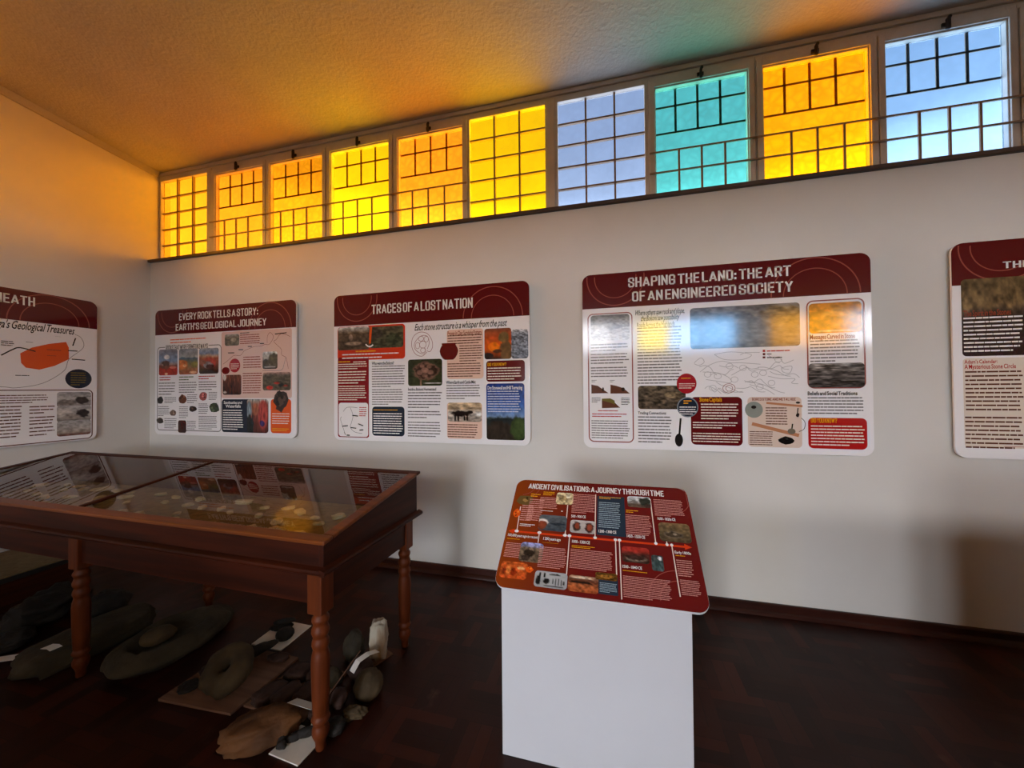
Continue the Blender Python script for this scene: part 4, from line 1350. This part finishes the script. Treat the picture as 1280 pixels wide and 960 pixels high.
def wall_panel(items, loc, rz, label):
    root = empty('information_panel', loc, (0, 0, rz))
    tag(root, label, 'information panel', 'information panels on the walls')
    pn = Panel(root, PW, PH)
    b = MB()
    b.prism([pn.P(u, v, 0) for u, v in pn.rr(0, 0, PW, PH, .058, 8)], (0, PT, 0), ink('board'))
    b.build('board', root)
    b = MB()
    for u in (.22, PW - .22):
        b.box(u - PW / 2 - .03, PT, .15, u - PW / 2 + .03, .0348, PH - .15, M['foam'])
    b.build('mounting_batten', root)
    pn.run(items)
    return root


ZP = 1.064
wall_panel(P1, (-3.654, D - .035, ZP), 0, 'panel headed EVERY ROCK TELLS A STORY, nearest the corner on the window wall')
wall_panel(P2, (-1.477, D - .035, ZP), 0, 'panel headed TRACES OF A LOST NATION with a blue mountain picture')
wall_panel(P3, (.693, D - .035, ZP), 0, 'panel headed SHAPING THE LAND with coloured window reflections on it')
wall_panel(P4, (1.974 + PW / 2, D - .035, ZP + .008), 0, 'panel cut off by the right edge with a dry grass picture')
wall_panel(P0, (XL + .035, 2.415 - PW / 2, ZP + .004), math.pi / 2, 'panel ending in BENEATH with an orange map region, on the side wall')

# ------------------------------------------------------------------ lectern
LW, LH = .812, .552
_m = ink('lectern')
_n, _b = nodes_of(_m)
_t = _n.nodes.new('ShaderNodeTexCoord')
_s = _n.nodes.new('ShaderNodeSeparateXYZ')
_n.links.new(_t.outputs['Generated'], _s.inputs[0])
_c = _n.nodes.new('ShaderNodeValToRGB')          # the print fades from burnt orange at the left to dark red
_c.color_ramp.elements[0].color = rgb(136, 58, 18) + (1,)
_c.color_ramp.elements[1].position = .42
_c.color_ramp.elements[1].color = rgb(104, 22, 22) + (1,)
_n.links.new(_s.outputs[0], _c.inputs[0])
_n.links.new(_c.outputs[0], _b.inputs['Base Color'])
lec = empty('lectern', (-.066, 1.50, 0))
tag(lec, 'white box lectern with a sloping dark red timeline board on top', 'lectern')
M['white'] = noise_mat('white_laminate', (.54, .545, .57), (.57, .575, .60), 2, .45)
b = MB()
x0, x1, yb = -.444 + .066, .280 + .066, .34
z0, z1 = .690, .690 + yb * .757
b.hexa([(x0, 0, 0), (x1, 0, 0), (x1, yb, 0), (x0, yb, 0)], [(x0, 0, z0), (x1, 0, z0), (x1, yb, z1), (x0, yb, z1)], M['white'])
b.build('plinth', lec, bevel=.002)
sg = MB()
pl = Panel(None, LW, LH)
sg.prism([pl.P(u, v, 0) for u, v in pl.rr(0, 0, LW, LH, .045, 8)], (0, .014, 0), M['foam'])
board = sg.build('sign_board', lec, loc=(0, 1.479 - 1.50, .692), rot=(-math.atan2(.436, .330), 0, 0))
pl.p = board
b = MB()
pl.flat(b, pl.rr(.0005, .0005, LW - .0005, LH - .0005, .0445, 8), ink('lectern'), .0004)
face = b.build('printed_face', board)
b = MB()
for (cu, cv, rad, a0, a1) in ((.03, .02, .10, 10, 80), (.03, .02, .075, 10, 80), (.73, .06, .085, -50, 90), (.72, .52, .115, 175, 290), (.72, .52, .075, 175, 300)):
    pl.strip(b, [q for q in [(cu + rad * math.cos(math.radians(a0 + (a1 - a0) * j / 24)), cv + rad * math.sin(math.radians(a0 + (a1 - a0) * j / 24))) for j in range(25)] if .004 < q[0] < LW - .004 and .004 < q[1] < LH - .004], .003, ink('ring'), .0005)
b.build('ring_ornament', board)
pl.k = 8
pl.run([(q[0], max(q[1], .014)) + q[2:] if isinstance(q[1], float) else q for q in LB], .016)

# ------------------------------------------------------------------ glass topped display table
M['mahogany'] = noise_mat('mahogany', rgb(42, 15, 6), rgb(66, 25, 10), 5, .5, stretch=(.35, 6, 6), spec=.16)
M['mahogany_end'] = noise_mat('mahogany_across', rgb(42, 15, 6), rgb(64, 25, 10), 5, .5, stretch=(6, .35, 6), spec=.16)
M['legwood'] = noise_mat('turned_wood', rgb(76, 32, 11), rgb(104, 48, 18), 6, .48, stretch=(4, 4, .4), spec=.2)
M['framewood'] = noise_mat('frame_wood', rgb(88, 42, 13), rgb(118, 60, 21), 5, .4, stretch=(.35, 6, 6), spec=.3)
M['felt'] = noise_mat('case_felt', rgb(108, 90, 50), rgb(130, 110, 64), 30, .95)
TL, TD = 3.22, .772
ZF, ZBK, ZM = .890, 1.013, .765      # front and back height of the lid, height of the moulding


def ztop(y):
    return ZF + (ZBK - ZF) * y / TD


def display_table(loc, rz, label):
    t = empty('display_table', loc, (0, 0, rz))
    tag(t, label, 'display table')
    # case: four boards with a sloping upper edge, a bottom and a torus moulding
    b = MB(); th = .022; g = .016
    a0, a1, y0, y1 = -TL + g, -g, g, TD - g
    b.prism([(a1, y0, ZM - .02), (a1, y1, ZM - .02), (a1, y1, ztop(y1) - .012), (a1, y0, ztop(y0) - .012)], (-th, 0, 0), M['mahogany_end'])
    b.prism([(a0, y0, ZM - .02), (a0, y1, ZM - .02), (a0, y1, ztop(y1) - .012), (a0, y0, ztop(y0) - .012)], (th, 0, 0), M['mahogany_end'])
    b.prism([(a0 + th, y0, ZM - .02), (a0 + th, y0, ztop(y0) - .012), (a0 + th, y0 + th, ztop(y0 + th) - .012), (a0 + th, y0 + th, ZM - .02)], (TL - 2 * g - 2 * th, 0, 0), M['mahogany'])
    b.prism([(a0 + th, y1 - th, ZM - .02), (a0 + th, y1 - th, ztop(y1 - th) - .012), (a0 + th, y1, ztop(y1) - .012), (a0 + th, y1, ZM - .02)], (TL - 2 * g - 2 * th, 0, 0), M['mahogany'])
    b.build('case_side', t, bevel=.002)
    b = MB(); b.box(a0 + th, y0 + th, ZM - .012, a1 - th, y1 - th, ZM + .022, M['felt'])
    b.build('case_floor', t)
    b = MB()
    prof = [(0, -.014), (.016, -.014), (.024, -.008), (.026, 0), (.022, .008), (.012, .012), (0, .016)]
    b.prism([(a0 - .010, y0 - d, ZM + z) for d, z in prof], (TL - 2 * g + .02, 0, 0), M['mahogany'])
    b.prism([(a0 - .010, y1 + d, ZM + z) for d, z in prof], (TL - 2 * g + .02, 0, 0), M['mahogany'])
    b.prism([(a1 + d, y0 - .024, ZM + z) for d, z in prof], (0, TD - 2 * g + .048, 0), M['mahogany_end'])
    b.prism([(a0 - d, y0 - .024, ZM + z) for d, z in prof], (0, TD - 2 * g + .048, 0), M['mahogany_end'])
    b.build('moulding', t)
    # lid frame with two panes and a divider
    lid = MB(); fw, ft = .052, .016

    def bar(xa, ya, xb, yb_, m, lift=0.0):
        lid.hexa([(xa, ya, ztop(ya) - ft), (xb, ya, ztop(ya) - ft), (xb, yb_, ztop(yb_) - ft), (xa, yb_, ztop(yb_) - ft)],
                 [(xa, ya, ztop(ya) + lift), (xb, ya, ztop(ya) + lift), (xb, yb_, ztop(yb_) + lift), (xa, yb_, ztop(yb_) + lift)], m)
    bar(-TL, 0, 0, fw, M['framewood'])
    bar(-TL, TD - fw * .8, 0, TD, M['mahogany'])
    bar(-fw, fw, 0, TD - fw * .8, M['framewood'])
    bar(-TL, fw, -TL + fw, TD - fw * .8, M['mahogany_end'])
    bar(-TL / 2 - .012, fw, -TL / 2 + .012, TD - fw * .8, M['mahogany_end'], .002)
    lf = lid.build('lid_frame', t, bevel=.004)
    for xa, xb in ((-TL + fw, -TL / 2 - .012), (-TL / 2 + .012, -fw)):
        b = MB()
        ya, yb_ = fw, TD - fw * .8
        b.hexa([(xa, ya, ztop(ya) - .009), (xb, ya, ztop(ya) - .009), (xb, yb_, ztop(yb_) - .009), (xa, yb_, ztop(yb_) - .009)],
               [(xa, ya, ztop(ya) - .005), (xb, ya, ztop(ya) - .005), (xb, yb_, ztop(yb_) - .005), (xa, yb_, ztop(yb_) - .005)], M['glass'])
        b.build('glass_pane', t)
    # apron
    b = MB()
    for ya in (.045, TD - .045 - .022):
        b.box(-TL + .06, ya, .606, -.06, ya + .022, ZM - .012, M['mahogany'])
    for xa in (-.045 - .022, -TL + .045):
        b.box(xa, .06, .606, xa + .022, TD - .06, ZM - .012, M['mahogany_end'])
    b.build('apron', t, bevel=.002)
    prof = [(.574, .030), (.566, .026), (.556, .028), (.548, .034), (.538, .035), (.528, .031), (.522, .028), (.512, .030), (.500, .035), (.488, .036), (.476, .032), (.470, .028),
            (.462, .029), (.450, .034), (.436, .035), (.424, .031), (.416, .029), (.404, .032), (.392, .035), (.378, .036), (.366, .037), (.30, .036), (.22, .034), (.152, .031), (.146, .027), (.140, .032),
            (.128, .037), (.116, .032), (.110, .025), (.100, .029), (.085, .034), (.068, .034), (.052, .028), (.038, .022), (.020, .020), (.008, .021), (0, .019)]
    for lx in (-.073, -TL / 2, -TL + .073):
        for ly in (.062, TD - .062):
            b = MB()
            b.lathe(prof, lx, ly, M['legwood'], 22)
            lg = b.build('leg', t, smooth=True)
            b = MB()
            b.box(lx - .036, ly - .036, .572, lx + .036, ly + .036, ZM - .010, M['legwood'])
            b.build('leg_block', lg, bevel=.004)
    return t


TORG, TROT = Vector((-1.119, 1.275, 0)), math.radians(-1.0)
TM = Matrix.Translation(TORG) @ Matrix.Rotation(TROT, 4, 'Z')
display_table(TORG, TROT, 'long mahogany display table with sloping glass lid and turned legs')

def cabinet(loc, rz, h, label):
    cb = empty('unseen_cabinet', loc, (0, 0, rz))
    tag(cb, label, 'cabinet', 'closed cabinets outside the photo')
    b = MB(); b.box(-.95, -.36, .08, .95, .36, h - .03, M['mahogany']); b.build('body', cb, bevel=.003)
    b = MB(); b.box(-.92, -.33, 0, .92, .33, .08, M['mahogany']); b.build('plinth', cb, bevel=.003)
    b = MB(); b.box(-.97, -.38, h - .03, .97, .38, h, M['mahogany']); b.build('top', cb, bevel=.006)
    for q in range(4):
        x = -.93 + .465 * q
        b = MB(); b.box(x, -.378, .11, x + .455, -.36, h - .06, M['legwood']); dd = b.build('door', cb, bevel=.004)
        b = MB(); b.lathe([(-.012, .006), (.0, .012), (.012, .006)], x + (.42 if q % 2 == 0 else .035), -.390, M['latch'], 10)
        b.build('knob', dd, loc=(0, 0, h * .55))


cabinet((2.08, .90, 0), 0, 1.14, 'closed mahogany cabinet out of the photo at the right, by the window wall')
cabinet((-2.36, -1.2, 0), math.pi, 1.0, 'added closed mahogany cabinet behind the viewer, blocking light from the glazed door')  # added unseen blocker, keeps direct door light off the floor under the table

# ------------------------------------------------------------------ stones
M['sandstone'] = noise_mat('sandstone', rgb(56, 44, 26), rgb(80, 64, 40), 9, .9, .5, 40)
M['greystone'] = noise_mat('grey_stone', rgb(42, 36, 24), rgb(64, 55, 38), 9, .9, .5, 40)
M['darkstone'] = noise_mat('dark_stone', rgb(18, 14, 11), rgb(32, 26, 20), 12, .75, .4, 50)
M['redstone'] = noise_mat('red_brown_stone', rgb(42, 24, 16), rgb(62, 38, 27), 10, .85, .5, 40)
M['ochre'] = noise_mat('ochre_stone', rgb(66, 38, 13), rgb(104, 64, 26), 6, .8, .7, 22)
M['whitestone'] = noise_mat('white_banded_stone', rgb(176, 168, 150), rgb(134, 94, 52), 3.2, .8, .5, 30, stretch=(3, 3, .7), coord='Object', lo=.5, hi=.68)
M['flake'] = noise_mat('pale_flake', rgb(170, 150, 100), rgb(206, 186, 136), 14, .7)
M['card'] = noise_mat('white_card', rgb(214, 208, 196), rgb(232, 226, 214), 8, .7)
M['ply'] = noise_mat('plywood', rgb(96, 64, 46), rgb(120, 84, 62), 6, .7, stretch=(.4, 5, 5))
M['label'] = mat('paper_label', rgb(226, 222, 214), .7)


def rock_mesh(dims, seed, rough=.22, freq=1.5, flat=.0, sub=4, sq=0.0):
    """lump of size dims resting on z=0; flat cuts the underside, sq squares it off"""
    bm = bmesh.new()
    bmesh.ops.create_icosphere(bm, subdivisions=sub, radius=1)
    o = Vector((seed * 3.17, seed * 1.31, seed * 2.77))
    for v in bm.verts:
        n = v.co.normalized()
        if sq:
            k = 1 / max(abs(n.x), abs(n.y), abs(n.z))
            n = n.lerp(n * k * .8, sq)
        d = 1 + rough * noise.fractal(n * freq + o, .9, 2.0, 4) + rough * .5 * (noise.cell(n * freq * 1.2 + o) - .5)
        v.co = n * d
    lo = [min(v.co[i] for v in bm.verts) for i in range(3)]
    hi = [max(v.co[i] for v in bm.verts) for i in range(3)]
    for v in bm.verts:
        p = [(v.co[i] - (lo[i] + hi[i]) / 2) / (hi[i] - lo[i]) * dims[i] for i in range(3)]
        z = p[2] + dims[2] / 2
        z = max(z, flat * dims[2]) - flat * dims[2]
        v.co = (p[0], p[1], z / (1 - flat))
    return bm


def finish(bm, name, m, loc, rz=0.0, parent=None, rx=0.0, ry=0.0, smooth=True):
    me = bpy.data.meshes.new(name)
    bm.to_mesh(me); bm.free()
    me.materials.append(m)
    if smooth: me.polygons.foreach_set('use_smooth', [True] * len(me.polygons))
    o = bpy.data.objects.new(name, me)
    o.location = loc
    o.rotation_euler = (rx, ry, rz)
    if parent: o.parent = parent
    COL.objects.link(o)
    return o


def stone(label, m, loc, dims, seed, rz=0.0, rough=.22, freq=1.5, flat=.12, sq=0.0, group='stones on the floor under the display table', name='stone', cat='stone', rx=0.0, ry=0.0, sub=4):
    return tag(finish(rock_mesh(dims, seed, rough, freq, flat, sub, sq), name, M[m], loc, rz, None, rx, ry), label, cat, group)


def sheet(name, pts, z, th, m, label, cat, group=None):
    """flat card or board with the outline pts"""
    b = MB()
    b.prism([(x, y, z) for x, y in pts], (0, 0, th), M[m])
    return tag(b.build(name, bevel=.001), label, cat, group)


def strip_label(name, path, wd, label, group=None, m='label'):
    """paper strip following the 3-D path, wd is the half-width vector"""
    wv = Vector(wd)
    b = MB()
    up = []
    for i, p in enumerate(path):
        up.append(Vector(p))
    k = []
    for i in range(len(up) - 1):
        t = (up[i + 1] - up[i]).normalized()
        n_ = t.cross(wv).normalized() * .0012
        b.hexa([up[i] - wv, up[i] + wv, up[i + 1] + wv, up[i + 1] - wv], [up[i] - wv + n_, up[i] + wv + n_, up[i + 1] + wv + n_, up[i + 1] - wv + n_], M[m])
    return tag(b.build(name), label, 'label', group)


GL = 'paper labels among the stones'
# long slab and dark lumps at the left
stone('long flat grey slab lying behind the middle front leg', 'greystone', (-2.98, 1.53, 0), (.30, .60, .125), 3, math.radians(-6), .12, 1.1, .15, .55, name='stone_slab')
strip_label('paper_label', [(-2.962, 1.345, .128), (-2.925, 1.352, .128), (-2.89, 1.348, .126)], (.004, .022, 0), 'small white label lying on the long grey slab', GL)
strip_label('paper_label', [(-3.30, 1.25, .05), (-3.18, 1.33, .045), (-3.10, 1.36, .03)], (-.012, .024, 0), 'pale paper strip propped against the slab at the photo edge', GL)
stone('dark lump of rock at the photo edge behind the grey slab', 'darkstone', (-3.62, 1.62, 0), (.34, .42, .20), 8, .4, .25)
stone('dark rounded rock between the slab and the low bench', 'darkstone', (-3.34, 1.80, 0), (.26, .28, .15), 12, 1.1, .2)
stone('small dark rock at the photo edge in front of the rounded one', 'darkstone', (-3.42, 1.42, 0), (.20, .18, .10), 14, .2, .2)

# grinding quern with its hand stone
bm = rock_mesh((.37, .66, .16), 21, .07, 1.0, .12, 5, .15)
for v in bm.verts:
    if v.co.z > .06:
        x, y = v.co.x / .125, (v.co.y + .04) / .20
        r2 = x * x + y * y
        if r2 < 1: v.co.z -= .070 * (1 - r2) ** .55
    if v.co.y > .02:
        v.co.x *= 1 - .38 * ((v.co.y - .02) / .31) ** 1.4
        v.co.z *= 1 - .30 * ((v.co.y - .02) / .31)
quern = finish(bm, 'grinding_stone', M['greystone'], (-2.475, 1.66, 0), math.radians(4))
tag(quern, 'large oval grinding stone with a hollow worn into its top', 'grinding stone')
stone('smooth egg-shaped hand stone resting in the hollow of the grinding stone', 'sandstone', (-2.475, 1.56, .089), (.125, .16, .085), 23, math.radians(-25), .05, 1.0, .05, name='hand_stone')

# plywood tray with bored stone, pestle and flat pieces
GT = 'things on the plywood tray'
sheet('plywood_tray', [(-2.136, 1.345), (-1.713, 1.367), (-1.70, 1.745), (-2.12, 1.745)], .0, .012, 'ply', 'brown plywood sheet under the table carrying the bored stone', 'tray')
bm = bmesh.new()
R0, r0 = .067, .050
nu, nv = 44, 18
vs = []
for i in range(nu):
    a = 2 * math.pi * i / nu
    row = []
    for j in range(nv):
        c = 2 * math.pi * j / nv
        p = Vector(((R0 + r0 * math.cos(c)) * math.cos(a), (R0 + r0 * math.cos(c)) * math.sin(a) * 1.02, r0 * 1.0 * math.sin(c)))
        p *= 1 + .17 * noise.fractal(p * 8 + Vector((4, 2, 7)), .9, 2.0, 3)
        row.append(bm.verts.new(p))
    vs.append(row)
for i in range(nu):
    for j in range(nv):
        bm.faces.new((vs[i][j], vs[(i + 1) % nu][j], vs[(i + 1) % nu][(j + 1) % nv], vs[i][(j + 1) % nv]))
bs = finish(bm, 'bored_stone', M['sandstone'], (-1.865, 1.475, .113), .25, None, math.radians(36), math.radians(-6))
tag(bs, 'round sandstone with a hole bored through it, on the plywood sheet', 'bored stone', GT)
stone('dark club-shaped pestle leaning on the bored stone', 'darkstone', (-1.93, 1.665, .03), (.06, .27, .055), 31, math.radians(-16), .12, 1.2, .05, name='pestle', group=GT, rx=math.radians(-6))
stone('flat dark flake at the near left corner of the plywood sheet', 'darkstone', (-2.06, 1.43, .012), (.10, .10, .025), 33, .4, .15, group=GT)
stone('flat brown stone on the plywood behind the near corner flake', 'redstone', (-2.055, 1.55, .012), (.13, .10, .035), 35, .9, .15, group=GT)
stone('dark brown lump at the back left of the plywood sheet', 'darkstone', (-2.075, 1.675, .012), (.11, .09, .05), 36, .2, .2, group=GT)
stone('small brown stone at the back right of the plywood sheet', 'redstone', (-1.79, 1.70, .012), (.12, .07, .035), 37, .3, .15, group=GT)
strip_label('paper_label', [(-2.02, 1.615, .05), (-1.985, 1.70, .055)], (.016, -.006, 0), 'narrow cream label standing on the plywood sheet', GL)

# white card with two long stones and a round one
sheet('white_card', [(-2.067, 1.775), (-1.851, 1.772), (-1.856, 2.006), (-2.074, 2.011)], 0, .006, 'card', 'square white card behind the plywood sheet with three dark stones', 'card')
GC = 'dark stones on the white card behind the plywood'
stone('long dark stone lying lowest on the white card', 'darkstone', (-2.01, 1.93, .006), (.14, .06, .035), 41, .5, .12, group=GC)
stone('long dark stone laid across the lowest one on the white card', 'darkstone', (-2.0, 1.945, .036), (.13, .05, .028), 42, .6, .12, group=GC)
stone('round dark pebble on the white card beside the long stones', 'darkstone', (-1.915, 1.865, .006), (.10, .10, .06), 43, 0, .06, 1.0, group=GC)

# shards and the big ochre hand axe
GS = 'red brown shards beside the front leg'
sheet('wooden_board', [(-1.70, 1.42), (-1.36, 1.42), (-1.36, 1.72), (-1.66, 1.72)], 0, .010, 'ply', 'brown board under the red brown shards', 'board')
sh = [(-1.62, 1.49, .10, .15, 'red brown shard at the near left of the board by the leg'), (-1.53, 1.50, .09, .14, 'red brown shard second from the left in the near row on the board'), (-1.44, 1.53, .09, .13, 'red brown shard in the near row closest to the front leg'),
      (-1.59, 1.635, .12, .11, 'larger red brown shard at the back left of the board'), (-1.475, 1.645, .11, .10, 'red brown shard at the back of the board behind the near row')]
for i, (x, y, dx, dy, lb) in enumerate(sh):
    stone(lb, 'redstone', (x, y, .010), (dx, dy, .045), 50 + i, -.25 + .1 * i, .12, 1.1, .15, .6, group=GS, name='stone_shard')
stone('large ochre hand axe, pointed towards the viewer, beside the white card', 'ochre', (-1.475, 1.318, 0), (.185, .31, .105), 61, math.radians(-52), .2, 1.5, .15, .35, name='hand_axe', cat='hand axe')
stone('brown lump between the ochre hand axe and the folded label', 'redstone', (-1.325, 1.45, 0), (.06, .05, .05), 62, .3, .2)
strip_label('paper_label', [(-1.43, 1.432, .075), (-1.30, 1.432, .070)], (.0, .028, -.012), 'white folded label lying in front of the red brown shards', GL)
strip_label('paper_label', [(-1.275, 1.385, .02), (-1.262, 1.395, .07), (-1.245, 1.41, .12)], (.016, .0, .004), 'upright white printed label tucked beside the front leg', GL)

sheet('white_card', [(-1.379, 1.262), (-1.222, 1.250), (-1.214, 1.335), (-1.235, 1.395), (-1.355, 1.405)], 0, .006, 'card', 'cut white card on the floor at the foot of the front leg', 'card')
GD = 'dark flakes on the cut white card'
for i, (x, y, dx, dy, dz, rz, lb) in enumerate(((-1.345, 1.292, .045, .035, .03, .3, 'small dark flake at the near corner of the cut card'), (-1.365, 1.315, .035, .05, .035, .1, 'small dark flake at the left rim of the cut card'),
                                                (-1.325, 1.335, .06, .03, .03, .7, 'dark flake in the middle of the cut card'), (-1.29, 1.365, .09, .04, .035, .5, 'longest dark flake at the back of the cut card'))):
    stone(lb, 'darkstone', (x, y, .006), (dx, dy, dz), 70 + i, rz, .2, group=GD, name='stone_flake', sub=3)

# stones beyond the front leg
GR = 'stones beyond the front leg'
stone('upright grey stone with a dark notch behind the front leg', 'greystone', (-1.405, 1.83, 0), (.12, .12, .15), 81, .3, .14, 1.2, group=GR)
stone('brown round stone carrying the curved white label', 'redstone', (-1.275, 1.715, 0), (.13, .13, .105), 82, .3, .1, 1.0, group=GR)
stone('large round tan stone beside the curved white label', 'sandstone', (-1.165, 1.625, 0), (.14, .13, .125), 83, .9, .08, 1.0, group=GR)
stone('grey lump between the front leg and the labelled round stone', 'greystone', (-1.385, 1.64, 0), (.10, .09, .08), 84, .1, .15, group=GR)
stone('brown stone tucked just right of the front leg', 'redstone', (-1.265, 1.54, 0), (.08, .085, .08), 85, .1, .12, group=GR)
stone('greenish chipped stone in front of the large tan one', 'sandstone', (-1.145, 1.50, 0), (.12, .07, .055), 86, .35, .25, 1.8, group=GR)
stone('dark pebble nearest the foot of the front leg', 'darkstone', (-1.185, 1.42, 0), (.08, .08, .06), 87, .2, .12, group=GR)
strip_label('paper_label', [(-1.262, 1.625, .095), (-1.255, 1.665, .125), (-1.228, 1.71, .135), (-1.20, 1.75, .128)], (.017, -.006, 0), 'curved white label draped over the round brown stone', GL)
sheet('small_board', [(-1.345, 1.835), (-1.252, 1.795), (-1.207, 1.905), (-1.30, 1.945)], 0, .008, 'ply', 'small wooden board under the standing white stone', 'board')
stone('tall white banded stone standing on a small wooden board', 'whitestone', (-1.268, 1.866, .008), (.10, .085, .205), 91, .35, .14, 1.3, .06, .65, name='standing_stone')
b = MB()
for q in range(1):
    b.lathe([(0, .003), (.26, .003)], 0, 0, M['ply'], 8)
rod = b.build('thin_rod', loc=(-1.30, 1.49, .06), rot=(math.radians(-78), 0, math.radians(0)))
tag(rod, 'thin pale rod lying over the stones beyond the front leg', 'rod')

# ------------------------------------------------------------------ stone flakes inside the glass case
GF = 'stone flakes inside the glass case'
protos = []
for i in range(7):
    me = bpy.data.meshes.new('stone_flake')
    bm = rock_mesh((.085, .045, .022), 100 + i, .25, 1.4, .1, 3, .3)
    bm.to_mesh(me); bm.free()
    me.materials.append(M['flake'])
    me.polygons.foreach_set('use_smooth', [True] * len(me.polygons))
    protos.append(me)
rf = random.Random(4)
spots = []
tries = 0
while len(spots) < 64 and tries < 6000:
    tries += 1
    x = rf.uniform(-TL + .12, -.12); y = rf.uniform(.10, TD - .16)
    if all((x - q[0]) ** 2 + (y - q[1]) ** 2 > .115 ** 2 for q in spots): spots.append((x, y))
for i, (x, y) in enumerate(spots):
    o = bpy.data.objects.new('stone_flake', protos[i % 7])
    k = rf.uniform(.7, 1.25)
    o.scale = (k * rf.uniform(.8, 1.25), k, k)
    o.location = TM @ Vector((x, y, ZM + .022))
    o.rotation_euler = (0, 0, rf.uniform(0, 6.28))
    COL.objects.link(o)
    tag(o, 'pale stone flake lying on the felt under the glass of the display table', 'stone flake', GF)

# ------------------------------------------------------------------ low bench at the left behind the table
M['beige'] = noise_mat('beige_felt', rgb(112, 94, 64), rgb(126, 108, 76), 30, .9)
M['edge'] = mat('black_edge', rgb(18, 15, 14), .6)
bn = empty('low_bench', (-4.33, 1.715, 0))
tag(bn, 'low box with a beige top and black edge, under the table at the photo edge', 'low box')
b = MB(); b.box(-.30, -.255, 0, .315, .255, .205, M['mahogany_end']); b.build('cabinet', bn, bevel=.003)
b = MB(); b.box(-.32, -.27, .205, .335, .27, .237, M['edge']); b.build('edge_strip', bn, bevel=.003)
b = MB(); b.box(-.31, -.262, .237, .327, .262, .250, M['beige']); b.build('felt_top', bn, bevel=.003)
